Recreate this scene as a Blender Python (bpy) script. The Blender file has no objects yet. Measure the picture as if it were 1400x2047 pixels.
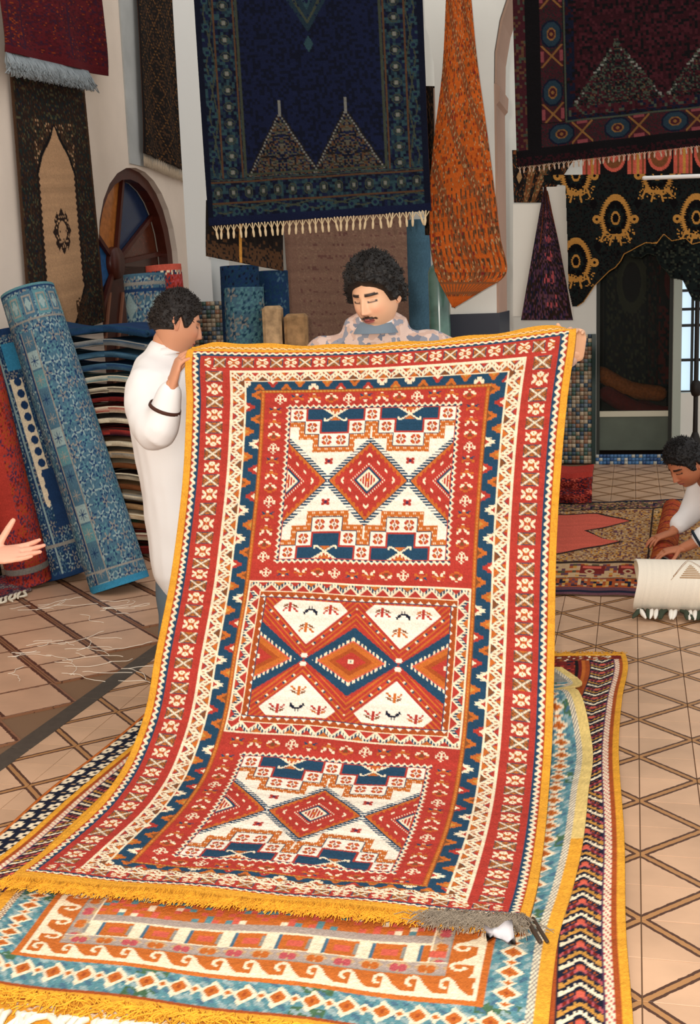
import bpy, bmesh, math, random
import numpy as np
from mathutils import Vector, Matrix
random.seed(7); rng = np.random.default_rng(7)
S = bpy.context.scene
COL = S.collection

# ------------------------------------------------------------------ camera
FPX, CAMH, ROLL, HORY = 2400.0, 1.6, 0.035, 581.0
TH = math.atan((1023.5 - HORY) * math.cos(ROLL) / FPX)
_F = np.array([0, math.cos(TH), -math.sin(TH)]); _R0 = np.array([1., 0, 0]); _U0 = np.array([0, math.sin(TH), math.cos(TH)])
_R = math.cos(ROLL) * _R0 - math.sin(ROLL) * _U0
_U = math.cos(ROLL) * _U0 + math.sin(ROLL) * _R0
CP = np.array([0, 0, CAMH])
cd = bpy.data.cameras.new('camera'); cam = bpy.data.objects.new('camera', cd); COL.objects.link(cam)
cd.sensor_fit = 'HORIZONTAL'; cd.sensor_width = 36.0; cd.lens = 36.0 * FPX / 1400.0
cd.clip_start = 0.05; cd.clip_end = 100
M = Matrix(((_R[0], _U[0], -_F[0], 0), (_R[1], _U[1], -_F[1], 0), (_R[2], _U[2], -_F[2], CAMH), (0, 0, 0, 1)))
cam.matrix_world = M
S.camera = cam

# ------------------------------------------------------------------ light: ambient daylight, let in by leaving the ceiling off, + the camera's flash
W = bpy.data.worlds.new('daylight'); S.world = W; W.use_nodes = True
bg = W.node_tree.nodes['Background']; bg.inputs[0].default_value = (1.0, 0.975, 0.955, 1); bg.inputs[1].default_value = 0.74
fl = bpy.data.lights.new('camera_flash', 'POINT'); fl.energy = 400; fl.shadow_soft_size = 0.035; fl.color = (1.0, 0.93, 0.84)
flo = bpy.data.objects.new('camera_flash', fl); flo.location = (-0.09, 0.02, 1.72); COL.objects.link(flo)
S.view_settings.view_transform = 'Standard'; S.view_settings.look = 'None'
S.view_settings.exposure = 0.35; S.view_settings.gamma = 1.0; S.view_settings.use_curve_mapping = False

# ------------------------------------------------------------------ helpers
def ray(x, y): return _F + _R * (x - 700) / FPX - _U * (y - 1023.5) / FPX
def flr(x, y, z=0.0):
    d = ray(x, y); return CP + d * ((z - CAMH) / d[2])
def atY(x, y, Y):
    d = ray(x, y); return CP + d * (Y / d[1])
TX = np.array([0.232, 0.9727, 0.]); TP = np.array([0.9727, -0.232, 0.])   # the building's two directions
def wallpt(x, y, off=0.0):          # a point on the left wall (off = metres into the room)
    w0 = np.array([-2.31, 6.81, 0]) + TP * off
    d = ray(x, y); n = TP
    t = (n @ (w0 - CP)) / (n @ d); return CP + d * t
def fronto(x, y, p0):               # a point on the plane through p0 that faces down the room
    d = ray(x, y); return CP + d * ((TX @ (np.array(p0) - CP)) / (TX @ d))

def lin(c):
    c = np.asarray(c, float)
    return np.where(c <= 0.04045, c / 12.92, ((c + 0.055) / 1.055) ** 2.4)
def hexc(h): return tuple(int(h[i:i + 2], 16) / 255 for i in (0, 2, 4))

def mat(name, col=None, rough=0.8, bump=0.0, bscale=200, var=0.0, vscale=20, attr=False, metal=0.0, sheen=0.0, spec=0.3, trans=0.0, emit=None):
    m = bpy.data.materials.new(name); m.use_nodes = True; nt = m.node_tree; N = nt.nodes; L = nt.links
    b = N['Principled BSDF']; b.inputs['Roughness'].default_value = rough; b.inputs['Metallic'].default_value = metal
    b.inputs['Specular IOR Level'].default_value = spec
    if sheen: b.inputs['Sheen Weight'].default_value = sheen
    if trans: b.inputs['Transmission Weight'].default_value = trans
    tc = N.new('ShaderNodeTexCoord')
    if attr:
        a = N.new('ShaderNodeAttribute'); a.attribute_name = 'Col'; src = a.outputs['Color']
    else:
        r = N.new('ShaderNodeRGB'); r.outputs[0].default_value = (*lin(hexc(col)), 1); src = r.outputs[0]
    if var:
        n = N.new('ShaderNodeTexNoise'); n.inputs['Scale'].default_value = vscale; n.inputs['Detail'].default_value = 4
        L.new(tc.outputs['Object'], n.inputs['Vector'])
        mr = N.new('ShaderNodeMapRange'); mr.inputs[1].default_value = 0.3; mr.inputs[2].default_value = 0.7
        mr.inputs[3].default_value = 1 - var; mr.inputs[4].default_value = 1 + var; L.new(n.outputs['Fac'], mr.inputs[0])
        mx = N.new('ShaderNodeVectorMath'); mx.operation = 'SCALE'; L.new(src, mx.inputs[0]); L.new(mr.outputs[0], mx.inputs['Scale']); src = mx.outputs[0]
    L.new(src, b.inputs['Base Color'])
    if emit:
        b.inputs['Emission Color'].default_value = (*lin(hexc(emit[0])), 1); b.inputs['Emission Strength'].default_value = emit[1]
    if bump:
        n2 = N.new('ShaderNodeTexNoise'); n2.inputs['Scale'].default_value = bscale; n2.inputs['Detail'].default_value = 3
        L.new(tc.outputs['Object'], n2.inputs['Vector'])
        bp = N.new('ShaderNodeBump'); bp.inputs['Strength'].default_value = bump; bp.inputs['Distance'].default_value = 0.004
        L.new(n2.outputs['Fac'], bp.inputs['Height']); L.new(bp.outputs[0], b.inputs['Normal'])
    return m

M_WOOL = mat('wool_pile', attr=True, rough=0.95, bump=0.6, bscale=260, var=0.10, vscale=120, spec=0.1)
M_SKIN = mat('skin', attr=True, rough=0.5, spec=0.35, bump=0.05, bscale=150)
def plain(name, h, **k): return mat(name, col=h, **k)

def tag(o, label=None, cat=None, group=None, kind=None):
    if label: o['label'] = label
    if cat: o['category'] = cat
    if group: o['group'] = group
    if kind: o['kind'] = kind
    return o
def empty(name, loc=(0, 0, 0), rz=0.0):
    o = bpy.data.objects.new(name, None); o.location = tuple(float(v) for v in loc); o.rotation_euler = (0, 0, rz); COL.objects.link(o); return o
def link(name, me, m=None, parent=None, origin=None):
    """link a mesh whose vertices are in world space; keep it there under its parent"""
    o = bpy.data.objects.new(name, me); COL.objects.link(o)
    if m is not None and len(me.materials) == 0: me.materials.append(m)
    if parent is not None:
        o.parent = parent
        pm = Matrix.Translation(parent.location) @ Matrix.Rotation(parent.rotation_euler[2], 4, 'Z') if parent.parent is None else None
        if parent.parent is not None:
            g = parent.parent
            pm = Matrix.Translation(g.location) @ Matrix.Rotation(g.rotation_euler[2], 4, 'Z')
            pm = pm @ Matrix.Translation(parent.location)
        me.transform(pm.inverted())
    elif origin is not None:
        me.transform(Matrix.Translation(-Vector(tuple(float(v) for v in origin)))); o.location = tuple(float(v) for v in origin)
    return o

def mesh_np(name, V, Q=None, T=None, C=None, smooth=False):
    me = bpy.data.meshes.new(name); V = np.asarray(V, np.float32)
    Q = np.zeros((0, 4), int) if Q is None else np.asarray(Q); T = np.zeros((0, 3), int) if T is None else np.asarray(T)
    me.vertices.add(len(V)); me.vertices.foreach_set('co', V.ravel())
    nl = len(Q) * 4 + len(T) * 3
    me.loops.add(nl); me.loops.foreach_set('vertex_index', np.concatenate([Q.ravel(), T.ravel()]).astype(np.int32))
    me.polygons.add(len(Q) + len(T))
    st = np.concatenate([np.arange(len(Q)) * 4, len(Q) * 4 + np.arange(len(T)) * 3]).astype(np.int32)
    me.polygons.foreach_set('loop_start', st)
    if smooth: me.polygons.foreach_set('use_smooth', np.ones(len(Q) + len(T), bool))
    me.update(calc_edges=True); me.validate()
    if C is not None:
        at = me.color_attributes.new('Col', 'FLOAT_COLOR', 'POINT')
        c4 = np.ones((len(V), 4), np.float32); c4[:, :3] = C; at.data.foreach_set('color', c4.ravel())
    return me

def sheet(name, rgb, P, parent=None, m=None, thick=0.008, back=(0.35, 0.28, 0.22), mask=None, coarse=12, nap=0.0, grain=0.07, origin=None, flip=False):
    """a woven sheet: one vertex per knot, coloured by the knot; sides and back included"""
    ny, nx = P.shape[:2]
    du = np.gradient(P, axis=1); dv = np.gradient(P, axis=0); N = np.cross(du, dv)
    N /= np.linalg.norm(N, axis=2, keepdims=True) + 1e-9
    if flip: N = -N
    if nap: P = P + N * (rng.standard_normal((ny, nx, 1)) * nap)
    idx = np.arange(ny * nx).reshape(ny, nx)
    q = np.stack([idx[:-1, :-1], idx[:-1, 1:], idx[1:, 1:], idx[1:, :-1]], -1)
    if mask is not None:
        k = mask[:-1, :-1] & mask[1:, 1:] & mask[:-1, 1:] & mask[1:, :-1]; q = q[k]
    q = q.reshape(-1, 4)
    e = np.concatenate([q[:, [0, 1]], q[:, [1, 2]], q[:, [2, 3]], q[:, [3, 0]]])
    es = np.sort(e, 1); key = es[:, 0].astype(np.int64) * (ny * nx) + es[:, 1]
    _, inv, cnt = np.unique(key, return_inverse=True, return_counts=True)
    be = e[cnt[inv] == 1]
    if mask is not None: bq = q[:, ::-1]
    else:
        ii = np.unique(np.append(np.arange(0, ny, coarse), ny - 1)); jj = np.unique(np.append(np.arange(0, nx, coarse), nx - 1))
        s = idx[np.ix_(ii, jj)]; bq = np.stack([s[:-1, :-1], s[1:, :-1], s[1:, 1:], s[:-1, 1:]], -1).reshape(-1, 4)
    used = np.unique(np.concatenate([be.ravel(), bq.ravel()])); mp = np.zeros(ny * nx, int); mp[used] = ny * nx + np.arange(len(used))
    PV = P.reshape(-1, 3); bv = (PV - N.reshape(-1, 3) * thick)[used]
    side = np.stack([be[:, 1], be[:, 0], mp[be[:, 0]], mp[be[:, 1]]], 1)
    c = lin(rgb.reshape(-1, 3)); c = np.clip(c * (1 + rng.standard_normal((len(c), 1)) * grain), 0, 1)
    C = np.concatenate([c, np.tile(lin(back), (len(used), 1))])
    me = mesh_np(name, np.concatenate([PV, bv]), Q=np.concatenate([q, mp[bq], side]), C=C, smooth=True)
    if mask is not None:   # drop unused vertices
        bm = bmesh.new(); bm.from_mesh(me); bmesh.ops.delete(bm, geom=[v for v in bm.verts if not v.link_faces], context='VERTS'); bm.to_mesh(me); bm.free()
    return link(name, me, m or M_WOOL, parent, origin)

# --- weaving: index canvases
PAL = dict(cream='ead9ba', white='ece2d0', red='ac3a30', dred='742420', navy='24445c', dnavy='1a1f30', orange='bd672c', brown='7a4a2c', yellow='dc9c34',
           gold='c08a40', grey='8f8c84', blue='4a6c80', lblue='90a6a6', teal='5a8890', black='1a1616', pink='b85458', salmon='cc5e4c', tan='a8845c',
           lilac='a8988e', green='48684c', sky='3a88ac', purple='48304a', dbrown='2e211c', olive='545038', dgreen='202c2a', pyellow='dcc078', rust='a04c24', dblue='223c62', sand='bf9f78', mauve='64404a',
           hnavy='121830', hnavy2='0d1120', hteal='1b2a34', holive='353a30', hteal2='263c42', hmar='260d12', hmar2='34141a', hblk='0d0b0d', hgrn='161d1c', htan='6b4a28', hpink='6a3438', horange='b0541e', hrust='8a3a18',
           wred='5a1a20', wred2='48161e', wpur='3a1a2c', wblk='1e1a18', wbrn='4a3424', hgrey='6a6a64', xgold='b4803e', wtan='bd9570', hpk='4a463c', bmv='907060', bmv2='7c5850', bmv3='9a7c68')
PK = list(PAL); PI = {k: i for i, k in enumerate(PK)}; PA = np.array([hexc(PAL[k]) for k in PK])
class Cv:
    def __init__(s, w, h, c): s.w, s.h = w, h; s.a = np.full((h, w), PI[c], np.int16); s.Y, s.X = np.mgrid[0:h, 0:w].astype(float) + 0.5
    def put(s, mk, c, x0=0, y0=0, x1=None, y1=None): s.a[y0:y1, x0:x1][mk] = PI[c]
    def box(s, x0, y0, x1, y1): return max(0, int(x0)), max(0, int(y0)), max(0, min(s.w, int(math.ceil(x1)))), max(0, min(s.h, int(math.ceil(y1))))
    def rect(s, x0, y0, x1, y1, c):
        x0, y0, x1, y1 = [int(round(v)) for v in (x0, y0, x1, y1)]; s.a[max(0, y0):max(0, y1), max(0, x0):max(0, x1)] = PI[c]
    def frame(s, x0, y0, x1, y1, t, c):
        s.rect(x0, y0, x1, y0 + t, c); s.rect(x0, y1 - t, x1, y1, c); s.rect(x0, y0, x0 + t, y1, c); s.rect(x1 - t, y0, x1, y1, c)
    def sub(s, x0, y0, x1, y1):
        b = s.box(x0, y0, x1, y1); return b, s.X[b[1]:b[3], b[0]:b[2]], s.Y[b[1]:b[3], b[0]:b[2]]
    def setm(s, b, mk, c): s.a[b[1]:b[3], b[0]:b[2]][mk] = PI[c]
    def dia(s, cx, cy, rx, ry, c):
        b, X, Y = s.sub(cx - rx, cy - ry, cx + rx, cy + ry); s.setm(b, np.abs(X - cx) / rx + np.abs(Y - cy) / ry <= 1, c)
    def ell(s, cx, cy, rx, ry, c):
        b, X, Y = s.sub(cx - rx, cy - ry, cx + rx, cy + ry); s.setm(b, ((X - cx) / rx) ** 2 + ((Y - cy) / ry) ** 2 <= 1, c)
    def line(s, x0, y0, x1, y1, w, c):
        b, X, Y = s.sub(min(x0, x1) - w, min(y0, y1) - w, max(x0, x1) + w, max(y0, y1) + w)
        dx, dy = x1 - x0, y1 - y0; L2 = dx * dx + dy * dy + 1e-9
        t = np.clip(((X - x0) * dx + (Y - y0) * dy) / L2, 0, 1); d = np.hypot(X - x0 - t * dx, Y - y0 - t * dy); s.setm(b, d <= w / 2, c)
    def poly(s, pts, c):
        xs = [p[0] for p in pts]; ys = [p[1] for p in pts]; b, X, Y = s.sub(min(xs), min(ys), max(xs), max(ys)); s.setm(b, inpoly(X, Y, pts), c)
    def stamp(s, art, cx, cy, cmap, rot=0, sc=1):
        A = np.array([list(r.ljust(max(map(len, art)))) for r in art]); A = np.rot90(A, rot)
        if sc > 1: A = A.repeat(sc, 0).repeat(sc, 1)
        h, w = A.shape; x0, y0 = int(round(cx - w / 2)), int(round(cy - h / 2))
        for ch, c in cmap.items():
            yy, xx = np.nonzero(A == ch); yy = yy + y0; xx = xx + x0; k = (yy >= 0) & (yy < s.h) & (xx >= 0) & (xx < s.w); s.a[yy[k], xx[k]] = PI[c]
    def band(s, x0, y0, x1, y1, w, h, fn):
        """paint fn(A, B, side) round a rectangle; A along from the middle, B across 0..w from outside"""
        for side in range(4):
            if side == 0: r = (x0, y0, x1, y0 + h)
            elif side == 1: r = (x0, y1 - h, x1, y1)
            elif side == 2: r = (x0, y0 + h, x0 + w, y1 - h)
            else: r = (x1 - w, y0 + h, x1, y1 - h)
            b, X, Y = s.sub(*r)
            if side == 0: A, B = X - (x0 + x1) / 2, (Y - y0) * (w / h)
            elif side == 1: A, B = X - (x0 + x1) / 2, (y1 - Y) * (w / h)
            elif side == 2: A, B = Y - (y0 + y1) / 2, X - x0
            else: A, B = Y - (y0 + y1) / 2, x1 - X
            s.a[b[1]:b[3], b[0]:b[2]] = fn(A, B, side)
    def speck(s, x0, y0, x1, y1, cols, cell=2, dens=0.5, sd=1, sym=False):
        b = s.box(x0, y0, x1, y1); h, w = b[3] - b[1], b[2] - b[0]
        if h <= 0 or w <= 0: return
        r = np.random.default_rng(sd); gh, gw = h // cell + 1, w // cell + 1
        g = r.integers(0, len(cols), (gh, gw)); on = r.random((gh, gw)) < dens
        if sym: g = np.minimum(g, g[:, ::-1]); on = on & on[:, ::-1]
        G = np.array([PI[c] for c in cols])[g].repeat(cell, 0).repeat(cell, 1)[:h, :w]; O = on.repeat(cell, 0).repeat(cell, 1)[:h, :w]
        v = s.a[b[1]:b[3], b[0]:b[2]]; v[O] = G[O]
    def rgb(s, abrash=0.05, seed=1):
        r = np.random.default_rng(seed); c = PA[s.a]
        k = np.convolve(r.standard_normal(s.h + 8), np.ones(5) / 5, 'same')[:s.h]
        return np.clip(c * (1 + abrash * k[:, None, None]), 0, 1)
def inpoly(X, Y, pts):
    ins = np.zeros(X.shape, bool); n = len(pts)
    for i in range(n):
        xa, ya = pts[i]; xb, yb = pts[(i + 1) % n]
        if ya == yb: continue
        c = ((ya > Y) != (yb > Y)) & (X < (xb - xa) * (Y - ya) / (yb - ya) + xa); ins ^= c
    return ins
def tri(x): return np.abs(((x) % 1.0) * 2 - 1)       # 0..1 triangle wave
def ix(c): return PI[c]

def cat(v, Pk, q):
    """smooth interpolation of rows of points Pk (n,3) given at v (n,) for query q"""
    v = np.asarray(v, float); Pk = np.asarray(Pk, float); m = np.gradient(Pk, v, axis=0)
    i = np.clip(np.searchsorted(v, q, side='right') - 1, 0, len(v) - 2); h = (v[i + 1] - v[i]); t = ((q - v[i]) / h)[:, None]; h = h[:, None]
    return ((2 * t**3 - 3 * t**2 + 1) * Pk[i] + (t**3 - 2 * t**2 + t) * h * m[i] + (-2 * t**3 + 3 * t**2) * Pk[i + 1] + (t**3 - t**2) * h * m[i + 1])

# --- solids
def box_bm(bm, c, sx, sy, sz, ax=None, ay=None, az=None, bev=0.0):
    """a box about centre c with half-free axes"""
    ax = np.array([1, 0, 0]) if ax is None else ax; ay = np.array([0, 1, 0]) if ay is None else ay; az = np.array([0, 0, 1]) if az is None else az
    c = np.array(c, float); vs = []
    for k in (-1, 1):
        for j in (-1, 1):
            for i in (-1, 1): vs.append(bm.verts.new(tuple(c + ax * i * sx / 2 + ay * j * sy / 2 + az * k * sz / 2)))
    fs = [bm.faces.new([vs[i] for i in f]) for f in ((0, 2, 3, 1), (4, 5, 7, 6), (0, 1, 5, 4), (2, 6, 7, 3), (0, 4, 6, 2), (1, 3, 7, 5))]
    if bev:
        es = list({e for f in fs for e in f.edges}); bmesh.ops.bevel(bm, geom=es, offset=bev, segments=1, affect='EDGES')
def to_me(bm, name, smooth=False):
    bmesh.ops.recalc_face_normals(bm, faces=bm.faces)
    me = bpy.data.meshes.new(name); bm.to_mesh(me); bm.free()
    if smooth:
        me.polygons.foreach_set('use_smooth', np.ones(len(me.polygons), bool))
    return me
def prism(bm, pts, d):
    """extrude a planar polygon (3-D points) by vector d"""
    a = [bm.verts.new(tuple(p)) for p in pts]; b = [bm.verts.new(tuple(np.array(p) + d)) for p in pts]; n = len(a)
    bm.faces.new(a); bm.faces.new(b[::-1])
    for i in range(n): bm.faces.new([a[i], b[i], b[(i + 1) % n], a[(i + 1) % n]])
def tube_arr(pts, rad, seg=10, caps=True, ry=None, up=None, sub=1):
    """tapered tube through points -> (V, Q, T)"""
    pts = np.asarray(pts, float); rad = np.asarray(rad, float) * np.ones(len(pts)); ry = rad if ry is None else np.asarray(ry, float) * np.ones(len(pts))
    if sub > 1:
        v = np.arange(len(pts)); q = np.linspace(0, len(pts) - 1, (len(pts) - 1) * sub + 1)
        pts = cat(v, pts, q); rad = np.interp(q, v, rad); ry = np.interp(q, v, ry)
    if caps:   # rounded ends
        d0 = pts[0] - pts[1]; d0 /= np.linalg.norm(d0); d1 = pts[-1] - pts[-2]; d1 /= np.linalg.norm(d1)
        pts = np.concatenate([[pts[0] + d0 * rad[0] * .9, pts[0] + d0 * rad[0] * .6], pts, [pts[-1] + d1 * rad[-1] * .6, pts[-1] + d1 * rad[-1] * .9]])
        rad = np.concatenate([[rad[0] * .35, rad[0] * .78], rad, [rad[-1] * .78, rad[-1] * .35]]); ry = np.concatenate([[ry[0] * .35, ry[0] * .78], ry, [ry[-1] * .78, ry[-1] * .35]])
    T = np.gradient(pts, axis=0); T /= np.linalg.norm(T, axis=1, keepdims=True) + 1e-12
    u = np.array(up if up is not None else ([0, 0, 1] if abs(T[0][2]) < 0.9 else [1, 0, 0]), float); V = []
    for p, t, a, b in zip(pts, T, rad, ry):
        n = u - t * (u @ t); n /= np.linalg.norm(n) + 1e-12; bb = np.cross(t, n); u = n if up is None else u
        th = np.linspace(0, 2 * math.pi, seg, endpoint=False)
        V.append(p + np.outer(np.cos(th) * a, n) + np.outer(np.sin(th) * b, bb))
    n_ = len(pts); V = np.concatenate(V); i = np.arange(n_ - 1)[:, None] * seg; j = np.arange(seg)[None]; j2 = (j + 1) % seg
    Q = np.stack([i + j, i + j2, i + seg + j2, i + seg + j], -1).reshape(-1, 4)
    V = np.concatenate([V, [pts[0]], [pts[-1]]]); a = n_ * seg; jj = np.arange(seg)
    Tt = np.concatenate([np.stack([np.full(seg, a), (jj + 1) % seg, jj], 1), np.stack([np.full(seg, a + 1), (n_ - 1) * seg + jj, (n_ - 1) * seg + (jj + 1) % seg], 1)])
    return V, Q, Tt
def join(parts):
    V, Q, T, o = [], [], [], 0
    for v, q, t in parts: V.append(v); Q.append(np.asarray(q).reshape(-1, 4) + o); T.append(np.asarray(t).reshape(-1, 3) + o); o += len(v)
    return np.concatenate(V), np.concatenate(Q), np.concatenate(T)
def remesh(V, Q, T, vox, smooth=2):
    me = mesh_np('tmp', V, Q, T); o = bpy.data.objects.new('tmp', me); COL.objects.link(o)
    r = o.modifiers.new('r', 'REMESH'); r.mode = 'VOXEL'; r.voxel_size = vox; r.use_smooth_shade = True
    if smooth: s = o.modifiers.new('s', 'SMOOTH'); s.iterations = smooth; s.factor = 0.5
    dg = bpy.context.evaluated_depsgraph_get(); out = bpy.data.meshes.new_from_object(o.evaluated_get(dg)); bpy.data.objects.remove(o); bpy.data.meshes.remove(me)
    return out
def me_arr(me):
    V = np.zeros(len(me.vertices) * 3, np.float32); me.vertices.foreach_get('co', V); me.calc_loop_triangles()
    T = np.zeros(len(me.loop_triangles) * 3, np.int32); me.loop_triangles.foreach_get('vertices', T); return V.reshape(-1, 3).astype(float), T.reshape(-1, 3)
def threads(paths, r=0.0012, seg=3):
    """many thin yarns in one mesh"""
    return join([tube_arr(p, r, seg, caps=False) for p in paths])
# ------------------------------------------------------------------ the setting
M_TILE = mat('tile_clay_wide', col='c39a72', rough=0.35, spec=0.5)
def tile_mat(name, base, bw, rim='4a2c1c', mid='a8794a', cracks=0.5, rough=0.38, mode='diag', bw2=0.0):
    m = bpy.data.materials.new(name); m.use_nodes = True; nt = m.node_tree; N = nt.nodes; L = nt.links; b = N['Principled BSDF']
    b.inputs['Roughness'].default_value = rough; b.inputs['Specular IOR Level'].default_value = 0.4
    uv = N.new('ShaderNodeUVMap'); uv.uv_map = 'UV'; sp = N.new('ShaderNodeSeparateXYZ'); L.new(uv.outputs[0], sp.inputs[0])
    oi = N.new('ShaderNodeObjectInfo'); tc = N.new('ShaderNodeTexCoord')
    def math_(op, a, bb=None, v=None):
        n = N.new('ShaderNodeMath'); n.operation = op
        L.new(a, n.inputs[0]) if not isinstance(a, float) else setattr(n.inputs[0], 'default_value', a)
        if bb is not None: L.new(bb, n.inputs[1])
        if v is not None: n.inputs[1].default_value = v
        return n.outputs[0]
    nz = N.new('ShaderNodeTexNoise'); nz.inputs['Scale'].default_value = 60; nz.inputs['Detail'].default_value = 2
    geo = N.new('ShaderNodeNewGeometry'); L.new(geo.outputs['Position'], nz.inputs['Vector'])
    wob = math_('MULTIPLY', math_('SUBTRACT', nz.outputs['Fac'], v=0.5), v=0.05)
    if mode == 'diag': d = math_('ABSOLUTE', math_('ADD', math_('SUBTRACT', sp.outputs[0], sp.outputs[1]), wob)); e1 = d; k = 1.0
    else:   # painted along two edges: distance to the u edges and (narrower) to the v edges
        n = N.new('ShaderNodeMath'); n.operation = 'PINGPONG'; n.inputs[1].default_value = 0.5; L.new(sp.outputs[0], n.inputs[0])
        n2 = N.new('ShaderNodeMath'); n2.operation = 'PINGPONG'; n2.inputs[1].default_value = 0.5; L.new(sp.outputs[1], n2.inputs[0])
        du = math_('ADD', n.outputs[0], wob); dv = math_('MULTIPLY', math_('ADD', n2.outputs[0], wob), v=bw / bw2); d = math_('MINIMUM', du, dv)
    inb = math_('LESS_THAN', d, v=bw); inm = math_('LESS_THAN', d, v=bw * 0.45)
    big = N.new('ShaderNodeTexNoise'); big.inputs['Scale'].default_value = 5; big.inputs['Detail'].default_value = 5; L.new(geo.outputs['Position'], big.inputs['Vector'])
    cr = N.new('ShaderNodeValToRGB'); bc = lin(hexc(base)); cr.color_ramp.elements[0].position = 0.3; cr.color_ramp.elements[1].position = 0.7
    cr.color_ramp.elements[0].color = (*(bc * 0.86), 1); cr.color_ramp.elements[1].color = (*np.minimum(bc * 1.1, 1), 1); L.new(big.outputs['Fac'], cr.inputs[0])
    rndm = N.new('ShaderNodeMapRange'); rndm.inputs[3].default_value = 0.93; rndm.inputs[4].default_value = 1.05; L.new(oi.outputs['Random'], rndm.inputs[0])
    vm = N.new('ShaderNodeVectorMath'); vm.operation = 'SCALE'; L.new(cr.outputs[0], vm.inputs[0]); L.new(rndm.outputs[0], vm.inputs['Scale'])
    m1 = N.new('ShaderNodeMixRGB'); L.new(inb, m1.inputs[0]); L.new(vm.outputs[0], m1.inputs[1]); m1.inputs[2].default_value = (*lin(hexc(rim)), 1)
    m2 = N.new('ShaderNodeMixRGB'); L.new(inm, m2.inputs[0]); L.new(m1.outputs[0], m2.inputs[1]); m2.inputs[2].default_value = (*lin(hexc(mid)), 1)
    L.new(m2.outputs[0], b.inputs['Base Color']); return m
M_T1 = tile_mat('floor_tile_painted_wide', 'c8a282', 0.125)
M_T2 = tile_mat('floor_tile_painted_narrow', 'c8a282', 0.06)
M_T3 = tile_mat('floor_tile_square', 'caa284', 0.075, mode='edge', bw2=0.028, rim='4e2e20', mid='8a5f44')

floor = empty('floor', (0, 6, 0)); floor['kind'] = 'structure'
bm = bmesh.new(); box_bm(bm, (0.7, 6.2, -0.06), 9, 12, 0.1); me = to_me(bm, 'bed'); link('mortar_bed', me, plain('mortar', '7d6048', rough=0.95, bump=0.3), floor)
def tile_mesh(name, sx, sy, m, flipd=False):
    g = 0.0016; V = []; UV = []
    for z, ins in ((-0.012, g), (-0.0006, g), (0.0, g + 0.0005)):
        for (i, j) in ((0, 0), (1, 0), (1, 1), (0, 1)):
            V.append(((i - .5) * (sx - 2 * ins), (j - .5) * (sy - 2 * ins), z))
    F = [(8, 9, 10, 11)] + [(a, (a + 1) % 4 if a < 4 else a, 0, 0) for a in ()]
    for lv in (0, 4):
        for a in range(4): F.append((lv + a, lv + (a + 1) % 4, lv + 4 + (a + 1) % 4, lv + 4 + a))
    me = bpy.data.meshes.new(name); me.from_pydata(V, [], F); uvl = me.uv_layers.new(name='UV')
    for lp in me.loops:
        v = V[lp.vertex_index]; u_, v_ = v[0] / sx + .5, v[1] / sy + .5
        if flipd: u_ = 1 - u_
        uvl.data[lp.index].uv = (u_, v_)
    me.materials.append(m); return me
def proj(p):
    q = np.array(p, float) - CP; z = q @ _F; return 700 + FPX * (q @ _R) / z, 1023.5 - FPX * (q @ _U) / z, z
def strip_side(p):          # >0 : left/beyond the dark strip
    a = np.array([-1.175, 4.37]); d = np.array([0.262, 0.965]); q = np.array(p[:2]) - a; return d[0] * q[1] - d[1] * q[0]
tiles = []      # (size, centre, rot, kind)
A = 0.182; o1 = np.array([0.79, 3.17, 0]); rotT = -math.atan2(TX[0], TX[1])
for i in range(-16, 26):
    for j in range(-10, 44):
        c = o1 + TP * (i + .5) * A + TX * (j + .5) * A
        wl = (c - np.array([-2.31, 6.81, 0])) @ TP
        if c[1] < 1.5 or c[1] > 10.6 or wl < 0.05 or c[0] > 4.6: continue
        if strip_side(c) > 0.06 and c[1] < 8.5: continue
        x, y, z = proj(c)
        if not (-900 < x < 2900 and y < 2900): continue
        vis = 0 if (-0.6 < (c[0] - (c[1] - 2.9) * .25) < 0.55 and c[1] < 5.2) else 1
        px = A * FPX / z
        tiles.append((vis * (0 < x < 1400) * (y < 2080) * px * (1 if (x > 1060 or x < 330) else .3), c, rotT, (i + j) % 2))
sv = np.array([0.8525, 0.5227, 0]); av = np.array([-0.5227, 0.8525, 0]); rot3 = math.atan2(sv[1], sv[0])
for i in range(-4, 10):
    for j in range(-4, 16):
        c = sv * (1.471 + (i + .5) * 0.3175) + av * (4.563 + (j + .5) * 0.2945)
        wl = (c - np.array([-2.31, 6.81, 0])) @ TP
        if wl < 0.0 or c[1] > 8.4 or c[1] < 3.3 or strip_side(c) < 0.07: continue
        x, y, z = proj(c)
        if -300 < x < 900: tiles.append((.32 * FPX / z * (-60 < x < 420) * (y < 2080), c, rot3, 2))
tiles.sort(key=lambda t: -t[0])
TM = [tile_mesh('tile', A, A, M_T1), tile_mesh('tile', A, A, M_T1, True), tile_mesh('tile', 0.3175, 0.2945, M_T3)]
rest = []
for n, (s_, c, r, k) in enumerate(tiles):
    if n < 300 and s_ > 0:
        o = bpy.data.objects.new('tile', TM[k]); o.parent = floor; o.location = (c[0], c[1] - 6, 0); o.rotation_euler = (0, 0, r); COL.objects.link(o)
    else: rest.append((c, r, k))
bm = bmesh.new(); uvr = bm.loops.layers.uv.new('UV')
for c, r, k in rest:
    tmp = TM[k].copy(); tmp.transform(Matrix.Translation((c[0], c[1], 0)) @ Matrix.Rotation(r, 4, 'Z'))
    n0 = len(bm.faces); bm.from_mesh(tmp); bm.faces.ensure_lookup_table()
    for f in bm.faces[n0:]: f.material_index = 1 if k == 2 else 0
    bpy.data.meshes.remove(tmp)
me = bpy.data.meshes.new('far_tiles'); bm.to_mesh(me); bm.free(); me.materials.append(M_T1); me.materials.append(M_T3)
o = link('far_tiles', me, None, floor); o['kind'] = 'stuff'
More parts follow.
